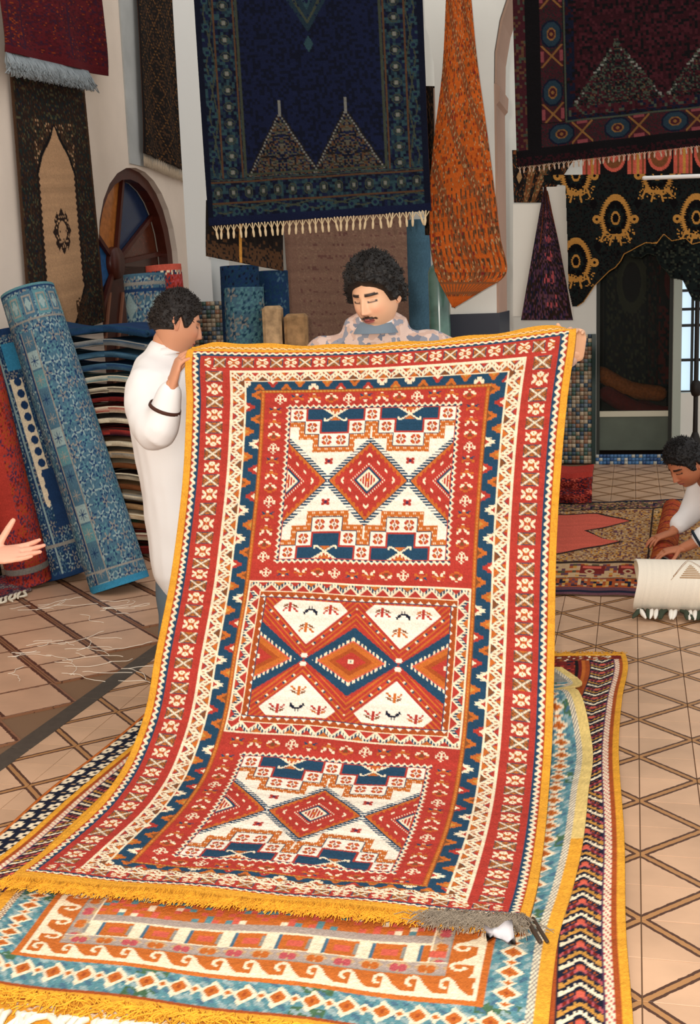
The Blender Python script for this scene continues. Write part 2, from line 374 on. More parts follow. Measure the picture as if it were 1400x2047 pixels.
# dark stone strip let into the floor
bm = bmesh.new(); sd = np.array([0.262, 0.965, 0]); sp_ = np.array([0.965, -0.262, 0]); c0 = np.array([-1.175, 4.37, 0.0])
for k in range(-2, 9): box_bm(bm, c0 + sd * (k * 0.55 + 0.05) + np.array([0, 0, -0.003]), 0.082, 0.545, 0.012, sp_, sd, bev=0.002)
link('stone_strip', to_me(bm, 'stone_strip'), plain('dark_stone', '4a4138', rough=0.5, var=0.15, vscale=30, bump=0.1), floor)

# walls
M_WALL = plain('lime_plaster', 'e6d6c6', rough=0.9, var=0.05, vscale=3, bump=0.25, bscale=18)
M_WALLSHADE = plain('lime_plaster_shaded', 'aeb0ae', rough=0.9, var=0.1, vscale=4, bump=0.25, bscale=18)
M_WALLW = plain('white_plaster', 'e2e2da', rough=0.9, var=0.04, vscale=3, bump=0.25, bscale=18)
M_JAMB = plain('brownish_plaster', 'a88a78', rough=0.9, var=0.06, vscale=3, bump=0.25, bscale=18)
def W0(s, z, off=0.0):   # left wall coordinates: s metres along from its base point, z up
    p = np.array([-2.31, 6.81, 0]) + TX * s + TP * off; p[2] = z; return p
def swall(p): return (np.asarray(p) - np.array([-2.31, 6.81, 0])) @ TX
# arched doorway in the left wall
sA0, sA1 = swall(wallpt(195, 500)), swall(wallpt(356, 500)); zt = wallpt(248, 330)[2]; smid = (sA0 + sA1) / 2
def archpts(s0, s1, zs, ztop, n=9, horse=0.04):
    m = (s0 + s1) / 2; R_ = (s1 - s0) / 2; out = []
    for k in range(n + 1):
        a = math.pi * k / n; x = m - math.cos(a) * R_ * (1 + horse * math.sin(a) ** 2); z = zs + (ztop - zs) * math.sin(a) ** 0.85; out.append((x, z))
    return out
AR = archpts(sA0, sA1, 1.75, zt, 14)
bm = bmesh.new(); d_ = -TP * 0.35
left_pts = [(-7, 0), (sA0, 0)] + AR + [(sA1, 0), (4.6, 0), (4.6, 5), (-7, 5)]
lp2 = [(-7, 0), (sA0, 0)] + AR[:8] + [(AR[7][0], 5), (-7, 5)]
prism(bm, [W0(s, z) for s, z in lp2], d_)
rp2 = [(AR[7][0], 5), AR[7]] + AR[8:] + [(sA1, 0), (4.6, 0), (4.6, 5)]
prism(bm, [W0(s, z) for s, z in rp2], d_)
tag(link('wall_left', to_me(bm, 'wall_left'), M_WALL), kind='structure')
# recess shade painted as a shallow grey panel, left wall above the arch
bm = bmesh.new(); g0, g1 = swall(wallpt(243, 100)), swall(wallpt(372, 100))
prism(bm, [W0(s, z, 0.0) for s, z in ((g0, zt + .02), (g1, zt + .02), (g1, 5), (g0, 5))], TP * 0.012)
tag(link('trim_1', to_me(bm, 'trim'), M_WALLSHADE), kind='structure')

BW = np.array([2.48, 10.6, 0])          # back wall passes here, facing down the room
def B0(x, y, off=0.0): return fronto(x, y, BW - TX * off)
def bw(u, z, off=0.0): p = BW + TP * u - TX * off; p[2] = z; return p
def ub(p): return (np.asarray(p) - BW) @ TP
u0, u1 = ub(B0(1192, 700)), ub(B0(1346, 700)); u2, u3 = ub(B0(1358, 700)), ub(B0(1440, 700)); zl = B0(1192, 830)[2]
ztopd = B0(1270, 505)[2] + .1
bm = bmesh.new()
arD = archpts(u0, u1, 1.62, ztopd, 12, 0.06)
prism(bm, [bw(u, z) for u, z in [(-4.2, 0), (u0, 0)] + arD[:7] + [(arD[6][0], 5), (-4.2, 5)]], TX * 0.3)
prism(bm, [bw(u, z) for u, z in [(arD[6][0], 5)] + arD[6:] + [(u1, 0), (u2, 0), (u2, 5)]], TX * 0.3)
prism(bm, [bw(u, z) for u, z in [(u2, 2.3), (u3, 2.3), (u3, 5), (u2, 5)]], TX * 0.3)
prism(bm, [bw(u, z) for u, z in [(u2, 0), (u3, 0), (u3, .62), (u2, .62)]], TX * 0.3)
prism(bm, [bw(u, z) for u, z in [(u3, 0), (u3 + 2.5, 0), (u3 + 2.5, 5), (u3, 5)]], TX * 0.3)
tag(link('wall_back', to_me(bm, 'wall_back'), M_WALLW), kind='structure')

# mosaic dado: little zellige tiles coloured by cell
def mosaic(name, P00, ux, uz, w, h, seed, n_=(0, 0, 0), pal=('8a7a66', '6f7c84', 'b8a488', '3f5668', 'a0765c', '4c6a60', 'c8b89c'), cell=0.035):
    nx, nz = max(2, int(w / cell)), max(2, int(h / cell)); r = np.random.default_rng(seed); V = []; Q = []; C = []
    pc = [lin(hexc(c)) for c in pal]
    for i in range(nx):
        for j in range(nz):
            a, b_ = w / nx, h / nz; g = .002; k = len(V)
            ci = (abs(i - nx // 2) * 3 + j * 2 + (i * j) % 3) % len(pc); c = pc[ci] * (0.85 + .3 * r.random())
            for (x, z, o_) in ((i * a + g, j * b_ + g, 0), ((i + 1) * a - g, j * b_ + g, 0), ((i + 1) * a - g, (j + 1) * b_ - g, 0), (i * a + g, (j + 1) * b_ - g, 0)):
                V.append(np.array(P00) + ux * x + uz * z + np.array(n_)); C.append(c)
            for (x, z) in ((0, 0), (1, 0), (1, 1), (0, 1)): V.append(np.array(P00) + ux * (i + x) * a + uz * (j + z) * b_ + np.array(n_) * .2); C.append(pc[0] * .6)
            Q.append((k, k + 1, k + 2, k + 3))
            for e in range(4): Q.append((k + 4 + e, k + 4 + (e + 1) % 4, k + (e + 1) % 4, k + e))
    return mesh_np(name, np.array(V), Q=np.array(Q), C=np.array(C))
M_MOS = mat('glazed_mosaic', attr=True, rough=0.3, spec=0.5)
zu = np.array([0, 0, 1.])
ua = ub(B0(1100, 700)); zd = B0(1170, 668)[2]
tag(link('trim_2', mosaic('trim', bw(-4, 0, .0), TP, zu, 4 + u0 - .035, zd, 3, -TX * .012), M_MOS), kind='structure')
bm = bmesh.new(); 
prism(bm, [bw(u, z, .03) for u, z in ((u0 - .035, 0), (u0, 0), (u0, zd), (u0 - .035, zd))], TX * .04)
tag(link('trim_3', to_me(bm, 'trim'), plain('dark_green_tile', '1c3430', rough=.3)), kind='structure')

# arcade wall: pier at the left wall, middle pier with arches springing to both sides
AC = np.array([0.934, 7.4, 0])
def aw(u, z, off=0.0): p = AC + TP * u + TX * off; p[2] = z; return p
def ua_(x, y): return (fronto(x, y, AC) - AC) @ TP
uL = ua_(872, 300); zsp = fronto(1003, 165, AC)[2]
def half_arch(u_j, sgn, R_, zs, ztop, n=10):
    out = []
    for k in range(n + 1):
        a = (math.pi / 2) * k / n; out.append((u_j + sgn * (R_ - math.cos(a) * R_) - sgn * 0.03 * math.sin(2 * a), zs + (ztop - zs) * math.sin(a)))
    return out
hr = half_arch(0, 1, 1.1, zsp, 3.9); hl = half_arch(uL, -1, 0.95, zsp - .02, 3.75)
bm = bmesh.new()
prism(bm, [aw(u, z) for u, z in [(uL, 0), (0, 0)] + hr + [(1.1, 4.8), (uL - .95, 4.8)] + hl[::-1]], TX * 0.55)
tag(link('wall_arcade', to_me(bm, 'wall_arcade'), M_WALLW), kind='structure')
bm = bmesh.new()   # brownish jamb lining of the pier with its little capital
prism(bm, [aw(u, z, .02) for u, z in [(0.0, 0), (0.012, 0), (0.012, zsp - .12), (0.03, zsp - .1), (0.035, zsp - .02), (0.012, zsp), (0, zsp)]], TX * 0.5)
ins = [(u + .004, z) for u, z in hr]; out_ = [(u + .016, z - .004) for u, z in hr]
prism(bm, [aw(u, z, .02) for u, z in ins[:6] + out_[:6][::-1]], TX * 0.5)
prism(bm, [aw(u, z, .02) for u, z in [(uL - .012, zsp - .3), (uL, zsp - .3), (uL, zsp), (uL - .012, zsp)]], TX * 0.5)
tag(link('trim_4', to_me(bm, 'trim'), M_JAMB), kind='structure')
zdd = fronto(980, 626, AC)[2]
bm = bmesh.new(); prism(bm, [aw(u, z, -.02) for u, z in [(uL - .02, 0), (0.02, 0), (0.02, zdd), (uL - .02, zdd)]], TX * 0.62)
tag(link('trim_5', to_me(bm, 'trim'), plain('midnight_tile', '141a2c', rough=.35)), kind='structure')
# white pier near the left wall
pc = fronto(385, 300, [-1.2, 8.9, 0]); pL = fronto(362, 300, [-1.2, 8.9, 0]); pR = fronto(424, 560, [-1.2, 8.9, 0])
wd = abs((pR - pL) @ TP)
bm = bmesh.new(); prism(bm, [np.array([pL[0], pL[1], 0]), np.array([pL[0], pL[1], 0]) + TP * wd, np.array([pL[0], pL[1], 4.9]) + TP * wd, np.array([pL[0], pL[1], 4.9])], TX * .4)
tag(link('wall_pier', to_me(bm, 'pier'), plain('bright_plaster', 'e8ecea', rough=.9, bump=.2, bscale=18)), kind='structure')
q0 = np.array([pL[0], pL[1], 0]); zp = fronto(430, 602, [-1.2, 8.9, 0])[2]
tag(link('trim_6', mosaic('trim', q0 - TX * .02, TP, zu, wd + .12, zp, 5, -TX * .012, cell=.03), M_MOS), kind='structure')
# ------------------------------------------------------------------ the carpet being shown
NW, NH = 420, 773
k = Cv(NW, NH, 'yellow')
k.rect(8, 19, 412, 745, 'red')
def p_zz(A, B, s):
    o = np.full(A.shape, ix('red')); w = 3.9 + 1.5 * np.sin(A * 2 * math.pi / 7.5)
    o[B > w + .8] = ix('navy'); o[np.abs(B - w) < 1.75] = ix('cream'); o[B < .9] = ix('rust'); return o
k.band(8, 19, 412, 745, 8, 7, p_zz)
k.frame(16, 26, 404, 738, 1, 'navy')
def p_sq(A, B, s):          # 21 wide
    P = 15.6; n = np.floor(A / P + .5).astype(int); a = A - n * P; b = B - 10.5; od = (n % 2 == 0)
    o = np.full(A.shape, ix('red')); r = np.abs(a) < 7.4
    X, Yy = b / 10.5, a / 7.8
    br = ~od & (np.abs(a) < 6.9) & (np.abs(b) < 9.6)
    o[br] = ix('orange'); o[br & ((np.abs(a) > 5.9) | (np.abs(b) > 8.8))] = ix('navy'); o[br & (np.abs(np.abs(X) - np.abs(Yy)) > .55) & (np.abs(X) > .3)] = ix('brown')
    dd_ = np.abs(np.abs(X) - np.abs(Yy)); o[br & (dd_ > .3) & (dd_ < .42)] = ix('olive'); o[br & (dd_ < .2)] = ix('grey'); o[br & (dd_ < .10)] = ix('cream'); 
    fl = od & (np.abs(a) < 6.6) & (np.abs(b) < 9)
    c1 = (((np.abs(a) - 4.1) / 2.6) ** 2 + (b / 3.6) ** 2 < 1)
    c2 = (np.abs(b) > 3.0) & (np.abs(np.abs(a) - (np.abs(b) - 2.6) * .62) < 1.7) & (np.abs(b) < 9)
    dg = np.abs(np.abs(a) - np.abs(b) * .75) < .75
    o[fl & (c1 | c2)] = ix('cream'); o[fl & dg & (np.abs(b) < 6)] = ix('orange'); o[fl & (((np.abs(a) - 4.1) ** 2 + b ** 2) < .7)] = ix('orange')
    return o
k.band(22, 29, 398, 735, 21, 15, p_sq)
k.frame(50, 47, 370, 721, 2, 'cream')
def p_zig(A, B, s):         # 14 wide, double cream zigzag with a dotted core
    w = 2 + 10 * tri(A / 16.5); d = (B - w) * .72
    o = np.where((B < w), ix('red'), ix('orange')); t2 = np.floor(A / 16.5).astype(int) % 3
    o[(t2 == 1) & (B > w)] = ix('brown'); o[(t2 == 2) & (B < w)] = ix('orange')
    o[np.abs(d) < 4.0] = ix('navy'); o[np.abs(d) < 3.5] = ix('cream'); o[np.abs(d) < 1.3] = ix('cream')
    o[(np.abs(d) < 1.0) & ((np.floor(A * .62) % 2) == 0)] = ix('rust'); o[B < 1] = ix('cream'); return o
k.band(52, 49, 368, 719, 14, 11, p_zig)
k.frame(66, 60, 354, 708, 2, 'cream')
def p_blue(A, B, s):        # 16 wide, triangles from both sides on navy
    o = np.full(A.shape, ix('navy')); P = 15.0; n = np.floor(A / P).astype(int); a = A - (n + .5) * P
    left = (n % 2 == 0); b = np.where(left, B, 16 - B); kind = (n * 7 // 3) % 4
    tip = 11.0 - np.abs(a) * 1.75; inn = (b < tip) & (np.abs(a) < 6)
    kk = [('cream', 'red'), ('red', 'cream'), ('orange', 'gold'), ('orange', 'brown')]
    for q, (c1, c2) in enumerate(kk):
        mq = inn & (kind == q)
        if q == 0:
            teeth = (kind == 0) & (b < 13.5 - np.abs(a) * 1.5) & (b > 2) & (np.floor((a + 8.25) / 1.5) % 2 == 0) & (np.abs(a) < 7.0)
            o[teeth] = ix('cream'); o[mq] = ix('cream'); o[mq & (b < tip - 6)] = ix('red')
        else:
            o[mq] = ix(c1); o[mq & (b < tip - 6)] = ix(c2)
            teeth = (kind == q) & (b >= tip) & (b < tip + 1.6) & (np.floor((a + 8) / 1.5) % 2 == 0) & (np.abs(a) < 7.2); o[teeth] = ix(c1)
    return o
k.band(68, 61, 352, 708, 16, 10, p_blue)
def p_dot(A, B, s):
    o = np.full(A.shape, ix('orange')); o[(np.abs(B - 2.5) < 1.0) & (np.floor(A / 2) % 2 == 0)] = ix('gold'); o[B < .8] = ix('brown'); o[B > 4.3] = ix('rust'); return o
k.band(84, 71, 336, 700, 5, 4, p_dot)
k.rect(89, 75, 331, 697, 'red')
FA = ["    aa     ", "   a..a    ", "    aa     ", "aa  aa  aa ", "a.aaaaaa.a ", "aaa aa aaa ", "  a aa a   ", "   aaaa    ", "   a..a    ", "    aa     "]
FB = ["    aa    ", "   aaaa   ", "bb      bb", "bbb bb bbb", "  bb  bb  ", " cc bb cc ", "cc  aa  cc", "    aa    "]
FC = ["aa      aa", "aaa    aaa", "  aa  aa  ", "bb aa aabb", "bbb bb bbb", "   bbbb   ", " b  bb  b ", "    aa    "]
FD = ["   bbbb   ", " bb    bb ", "bb cccc bb", "aa  cc  aa", "aaa cc aaa", " aaa  aaa ", "    bb    ", "    aa    "]
def big(art, f):
    A = np.array([list(r.ljust(max(map(len, art)))) for r in art]); h, w = A.shape; yi = (np.arange(int(h * f)) / f).astype(int); xi = (np.arange(int(w * f)) / f).astype(int)
    return [''.join(r) for r in A[np.ix_(yi, xi)]]
FA, FB, FC, FD = big(FA, 1.3), big(FB, 1.4), big(FC, 1.4), big(FD, 1.4)
FM = [(FA, dict(a='cream')), (FB, dict(a='cream', b='orange', c='navy')), (FC, dict(a='cream', b='orange')), (FD, dict(a='cream', b='orange', c='brown'))]
def flowers_row(x0, x1, y, rot, n, off=0):
    for i in range(n):
        art, cm = FM[(i + off) % 4]; k.stamp(art, x0 + (i + .5) * (x1 - x0) / n, y, cm, rot)
def flowers_col(x, y0, y1, rot, n, off=0):
    for i in range(n):
        art, cm = FM[(i + off) % 4]; k.stamp(art, x, y0 + (i + .5) * (y1 - y0) / n, cm, rot)
flowers_row(97, 323, 82, 2, 12, 0); flowers_row(97, 323, 282.5, 0, 12, 0); flowers_row(97, 323, 485.5, 2, 12, 1); flowers_row(97, 323, 689, 0, 12, 2)
for (a, b_) in ((90, 270), (498, 680)):
    flowers_col(101, a, b_, 2, 12, 1); flowers_col(319, a, b_, 2, 12, 1)
def p_fr(A, B, s):
    o = np.full(A.shape, ix('red')); w = 2.8 + 1.2 * np.sin(A * 2 * math.pi / 6.5); o[B > w] = ix('navy'); o[B > 4.6] = ix('red'); o[np.abs(B - w) < 1.25] = ix('cream'); return o
BOX = ["  aaa bbb  ", " abaa aaba ", "aabba abbaa", "aabb a bbaa", " aa  c  aa ", "    ccc    ", " bb  c  aa ", "aabb a bbaa", "aabba abbaa", " abaa aaba ", "  bbb aaa  "]
def panel(x0, y0, x1, y1):
    k.band(x0 - 6, y0 - 6, x1 + 6, y1 + 6, 6, 6, p_fr)
    w, h = x1 - x0, y1 - y0; v = k.a[y0:y1, x0:x1]; cw = w / 11.0; rh = 15.0 * h / 170.0
    Y, X = np.mgrid[0:h, 0:w] + .5; Yf = np.minimum(Y, h - Y)
    cell = np.floor(X / cw).astype(int); rowi = np.floor(Yf / rh).astype(int)
    v[:] = ix('white')
    lim = np.array([1, 2, 3, 3, 2, 1, 2, 3, 3, 2, 1])[np.clip(cell, 0, 10)]
    solid = rowi < lim
    pad = np.pad(solid, 7); dil = np.zeros_like(solid)
    for dy in range(-7, 8, 1):
        for dx in (-7, -5, -3, -1, 0, 1, 3, 5, 7): dil |= pad[7 + dy:7 + dy + h, 7 + dx:7 + dx + w]
    pad1 = np.pad(solid, 1); dil1 = pad1[2:, 1:-1] | pad1[:-2, 1:-1] | pad1[1:-1, 2:] | pad1[1:-1, :-2]
    v[dil] = ix('orange'); v[dil & (np.floor((X + Y) / 4) % 2 == 0) & (np.floor((X - Y) / 4) % 2 == 0) & (np.floor(X) % 2 == 0)] = ix('cream'); v[dil1] = ix('navy'); v[solid] = ix('white')
    # navy crosses outlined in red
    bl = (rowi == 0) & (lim > 1) | (rowi == 1) & (lim > 2)
    v[bl] = ix('red')
    pb = np.pad(~bl, 2); er = bl.copy()
    for dy in (-2, 0, 2):
        for dx in (-2, 0, 2): er &= ~pb[2 + dy:2 + dy + h, 2 + dx:2 + dx + w]
    er |= bl & (Yf < 2) & (rowi == 0) & (np.abs(X - cw * 3) < cw * 1.85) | bl & (Yf < 2) & (np.abs(X - cw * 8) < cw * 1.85)
    v[er] = ix('navy')
    for cx in (cw * 3, cw * 8):
        a = np.abs(X - cx); t = bl & (a < 14 - Yf * 1.5); v[t] = ix('cream'); v[bl & (a < 10.5 - Yf * 1.6) & (np.floor(X / 2) % 2 == 0)] = ix('red'); v[bl & (a < 7 - Yf * 1.6)] = ix('orange')
        v[bl & (np.abs(a - (Yf - 8) * 1.5) < 1.6) & (Yf > 7) & (Yf < 14)] = ix('cream'); v[bl & (a < (Yf - 9.5) * 1.3) & (Yf < 14.5) & (Yf > 8)] = ix('orange')
        v[bl & (a > 8) & (a < 12.5) & (np.abs(Yf - 14) < 1.2)] = ix('cream'); v[bl & (np.abs(a - 12) < 1.1) & (Yf > 10.5) & (Yf < 14.5)] = ix('cream')
    for top in (1, -1):
        for r_, cells in ((0, (0, 5, 10)), (1, (1, 4, 6, 9)), (2, (2, 3, 7, 8))):
            for c_ in cells:
                cy = (r_ + .5) * rh; cy = cy if top == 1 else h - cy
                k.stamp(BOX, x0 + (c_ + .5) * cw, y0 + cy, dict(a='red', b='orange', c='brown'), 0)
    # diamonds
    xc, yc = w / 2, h / 2; P = w / 2; xx = np.abs(((X - xc + P / 2) % P) - P / 2); yy = np.abs(Y - yc); free = ~dil
    ry = h * .265; d = xx / (P / 2) + yy / ry
    st = np.floor(yy / 3.1) * 3.1; ds = xx / (P / 2) + st / ry
    hk = np.abs(yy - st - 1.5) < .9
    v[free & (d < 1.13) & hk & (d > .98)] = ix('navy'); v[free & (d < .99)] = ix('navy'); v[free & (d < .955)] = ix('orange'); v[free & (d < .86 + .04 * np.sin(xx * 1.3))] = ix('red')
    dt = free & (np.abs(d - .66) < .035) & (np.floor(xx / 3) % 3 == 0); v[dt] = ix('cream')
    for rr, cc in ((.40, 'cream'),): v[free & (np.abs(d - rr) < .022) & (np.floor(xx) % 2 == 0)] = ix(cc)
    v[d < .34] = ix('navy'); v[d < .28] = ix('cream'); v[(d < .20) & (np.floor(X) % 3 != 0)] = ix('red'); v[d < .05] = ix('orange')
    for sx in (-1, 1):
        for sy in (-1, 1):
            k.stamp(["aaa   aaa", "aaaaaaaaa", "aaabbbaaa", " aabbbaa ", "aaabbbaaa", "aaaaaaaaa", "aaa   aaa"], x0 + xc + sx * P / 2, y0 + yc + sy * 23 * h / 170, dict(a='red', b='purple'))
panel(119, 95, 301, 265); panel(119, 502, 301, 674)
# middle panel with birds and little trees
def middle(x0, y0, x1, y1):
    k.rect(x0, y0, x1, y1, 'red'); k.frame(x0, y0, x1, y1, 2, 'cream')
    def p_c(A, B, s):
        w = 1.5 + 8.5 * tri(A / 17.5); o = np.where(B < w, ix('orange'), ix('red')); n = np.floor(A / 17.5 + .5).astype(int) % 2
        o[(B < w) & (n == 0)] = ix('red')
        te = (B < w + .5) & (B > w - 4.2) & (np.floor(A / 1.6) % 2 == 0); o[(B < w) & (B > w - 4.6)] = ix('navy'); o[te] = ix('cream'); o[(B >= w - .3) & (B < w + 2.2)] = ix('cream'); return o
    k.band(x0 + 2, y0 + 2, x1 - 2, y1 - 2, 11, 11, p_c); k.frame(x0 + 13, y0 + 13, x1 - 13, y1 - 13, 1, 'cream'); k.frame(x0 + 14, y0 + 14, x1 - 14, y1 - 14, 7, 'rust')
    def p_t(A, B, s):
        o = np.full(A.shape, ix('rust')); a = np.abs(A % 9 - 4.5); o[(B > 3.2 + a * 1.1) ] = ix('white'); o[B > 6.1] = ix('navy'); o[(np.floor(A / 4.5) % 2 == 0) & (B < 1.5)] = ix('orange'); return o
    k.band(x0 + 14, y0 + 14, x1 - 14, y1 - 14, 7, 7, p_t)
    X0, Y0, X1, Y1 = x0 + 21, y0 + 21, x1 - 21, y1 - 21; w, h = X1 - X0, Y1 - Y0; v = k.a[Y0:Y1, X0:X1]
    Y, X = np.mgrid[0:h, 0:w] + .5; xc, yc = w / 2, h / 2; P = w / 2; xx = np.abs(((X - xc + P / 2) % P) - P / 2); yy = np.abs(Y - yc)
    v[:] = ix('red'); s_ = np.where((np.floor(X / (P / 2)) % 2 == 0) ^ (Y >= yc), X - Y, X + Y); v[(np.floor(s_ / 2.2) % 3 == 0)] = ix('orange')
    d = xx / (P / 2) + yy / (h * .29); v[d < 1.06] = ix('red'); v[d < 1.0] = ix('navy')
    ri = h * .18; rx = P * .36; d2 = xx / rx + yy / ri
    v[(d2 < 1.14) & (d2 > .96) & (np.floor(xx / 2.2) % 2 == 0)] = ix('cream'); v[d2 < 1.0] = ix('salmon'); v[d2 < .93] = ix('orange'); v[d2 < .66] = ix('rust'); v[d2 < .45] = ix('red'); v[(xx < 3) & (yy < 3)] = ix('cream'); v[(xx < 1.4) & (yy < 1.4)] = ix('grey')
    xt = np.abs((X % P) - P / 2)
    for top in (1, 0):
        Yf = Y if top else h - Y
        tz = (xt < 40 - np.maximum(0, 10 - Yf) * 1.0) & (xt < (52 - Yf) * 1.0) & (Yf > 2)
        v[tz] = ix('white')
        # cream dashes in the red arms
        arm = (np.abs(xt + Yf - 58.5) < 2.2) if True else None
        dsh = arm & (np.abs(((xt - Yf) % 17) - 8) < 1.3) & (Yf > 6) & (Yf < 54); v[dsh] = ix('cream')
        dsh = arm & (np.abs(((xt - Yf) % 17) - 11) < 1.2) & (Yf > 6) & (Yf < 54); v[dsh] = ix('navy')
    TR = ["bb   bb   bb", " bb  bb  bb ", "  bb bb bb  ", "aa  bbbb  aa", " aaa bb aaa ", "   aabbaa   ", "     bb     ", "     aa     "]
    BR = ["n        nn ", "nn      nnnn", "nnn    nnn  ", " nnnnnnnn   ", "  nnnnnn    ", "    n n     ", "    n n     ", "   nn nn    "]
    TR, BR = big(TR, 1.45), big(BR, 1.35)
    for i, cx in enumerate((P / 2, 3 * P / 2)):
        for top in (1, 0):
            f = (lambda yy_: yy_) if top else (lambda yy_: h - yy_); rot = 2 if top else 0; cx0 = X0 + cx
            k.stamp(TR, cx0 - 22, Y0 + f(11), dict(a='brown', b='red'), rot); k.stamp(TR, cx0 + 22, Y0 + f(11), dict(a='orange', b='red'), rot)
            k.stamp(TR, cx0 - 1, Y0 + f(33), dict(a='brown', b='orange'), rot); k.stamp(BR, cx0, Y0 + f(13), dict(n='dnavy'), rot)
    for cx in (P / 2, 3 * P / 2):
        for sy in (-5, 5): k.ell(X0 + cx, Y0 + h / 2 + sy, 3.6, 2.8, 'white')
middle(89, 294, 331, 475)
# stitched cord along the top kelim end
A_ = np.arange(NW)
for c_, ph in (('cream', 0), ('brown', 2), ('cream', 4)):
    yy = np.round(11.5 + 1.4 * np.sin(A_ * 2 * math.pi / 8 + ph)).astype(int); k.a[yy, A_] = ix(c_); 
k.a[0:745, 0:8] = ix('yellow'); k.a[0:745, 412:] = ix('yellow')
rug_rgb = k.rgb(0.05, 3)

# its shape: held by its top corners, hanging, then running out along the floor
LX = [(383,678),(374,700),(372,840),(369,911),(360,1021),(342,1150),(315,1281),(294,1413),(272,1479),(219,1579),(167,1628),(88,1698),(26,1748),(8,1765)]
RX = [(1150,640),(1154,669),(1141,758),(1129,833),(1122,936),(1113,1073),(1111,1175),(1109,1328),(1107,1406),(1102,1523),(1091,1659),(1078,1756),(1062,1822),(1056,1845)]
TT = [(0,678,640),(.045,700,657),(.212,809,793),(.43,964,962),(.645,1124,1136),(.70,1154,1184),(.915,1300,1350),(1.13,1447,1515),(1.18,1484,1548),(1.4,1590,1664),(1.62,1690,1773),(1.775,1742,1832),(1.84,1757,1846)]
prof = np.array([(2.0,.05),(3.3,.05),(3.55,.08),(3.75,.16),(3.92,.36),(4.05,.66),(4.17,1.0),(4.3,1.42),(4.36,1.65)])
_Y = np.linspace(2, 4.36, 3000); _Z = np.interp(_Y, prof[:, 0], prof[:, 1]); _Z = np.convolve(np.pad(_Z, 75, mode='edge'), np.ones(150) / 150, 'same')[75:-75]
def hit(x, y, off):
    d = ray(x, y); Y = _Y + off; s = _Z - (CAMH + d[2] * Y / d[1]); i = np.where((s[:-1] < 0) & (s[1:] >= 0))[0]; i = i[0] if len(i) else len(Y) - 1
    return CP + d * (Y[i] / d[1])
yl, xl = [p[1] for p in LX], [p[0] for p in LX]; yr, xr = [p[1] for p in RX], [p[0] for p in RX]
KV = [t[0] for t in TT]; KL = np.array([hit(np.interp(t[1], yl, xl), t[1], .15) for t in TT]); KR = np.array([hit(np.interp(t[2], yr, xr), t[2], 0) for t in TT])
vq = np.linspace(0, NH / NW, NH); Lp, Rp = cat(KV, KL, vq), cat(KV, KR, vq); Lp[:, 2] = np.maximum(Lp[:, 2], .046); Rp[:, 2] = np.maximum(Rp[:, 2], .046)
s_ = np.linspace(0, 1, NW)[None, :, None]; P = Lp[:, None] * (1 - s_) + Rp[:, None] * s_
par = (4 * s_ * (1 - s_))[..., 0]; dec = np.exp(-vq / .16)[:, None]
P[:, :, 2] -= par * dec * .048; hang = np.clip((1.25 - vq) / 1.25, 0, 1)[:, None]
P[:, :, 1] += hang * (.035 * par + .012 * np.sin(s_[..., 0] * 14 + vq[:, None] * 3) * par) * np.minimum(1, vq[:, None] * 4)
P[:, :, 1] -= .012 * np.sin(vq[:, None] * 9 + 1) * hang * par
# top kelim strip turned softly over, corners pinched in the hands
pin = np.exp(-((s_[..., 0] - 1.0) / .035) ** 2) + np.exp(-((s_[..., 0]) / .05) ** 2); P[:, :, 2] -= pin * .028 * np.exp(-(vq[:, None] / .03) ** 2); 
P[:, :, 2] += .0035 * np.sin(s_[..., 0] * 37) * np.exp(-(vq[:, None] / .02) ** 2) + .003 * (1 - hang) * np.sin(s_[..., 0] * 19 + vq[:, None] * 11)
RUGP = P
M_MAIN = mat('hand_knotted_wool', attr=True, rough=0.9, bump=0.7, bscale=300, var=0.08, vscale=160, spec=0.12)
mainrug = sheet('carpet', rug_rgb, P, None, M_MAIN, thick=.009, back=(.6, .42, .22), coarse=6, nap=.0007, origin=P[NH - 1, NW // 2], flip=True)
tag(mainrug, 'long red, cream and navy carpet with yellow edges, held up by two men', 'carpet')
def fringe(name, parent, row, out, n, ln, h, seed, r=.0011, spread=.5, segs=4, zf=.05, m=None):
    """loose yarns lying off an edge; row = (k,3) edge points, out = outward direction"""
    g = np.random.default_rng(seed); ps = []; row = np.asarray(row)
    side = np.cross(out, [0, 0, 1.])
    for i in range(n):
        t = g.random() * (len(row) - 1); a = row[int(t)] + (row[min(int(t) + 1, len(row) - 1)] - row[int(t)]) * (t % 1)
        d = out + side * g.normal(0, spread); d /= np.linalg.norm(d); L_ = ln * (.5 + g.random() * .8); cv = g.normal(0, .35); p = [a + [0, 0, h * g.random()]]
        for q in range(segs):
            d = d + side * cv * .5 * g.random() * np.sign(g.normal()); d /= np.linalg.norm(d); pp = p[-1] + d * L_ / segs; pp[2] = max(zf + g.random() * h, pp[2] - .01); p.append(pp)
        ps.append(np.array(p))
    o = link(name, mesh_np(name, *threads(ps, r), smooth=True), m, parent); o['kind'] = 'stuff'; return o
M_YF = plain('yellow_yarn', 'e2a02c', rough=.9, var=.15, vscale=40); M_WF = plain('cream_yarn', 'e6dcc6', rough=.9, var=.1, vscale=40)
FD_ = -TX
fringe('fringe', mainrug, P[-1, ::10] + [0, 0, .003], FD_, 2400, .05, .007, 5, .0012, .8, 4, .047, M_YF)
fringe('grey_fringe', mainrug, P[-1, 345:419:4] + [0, 0, .006], FD_, 700, .075, .02, 6, .001, .9, 4, .054, plain('grey_yarn', '8f8272', rough=.9))

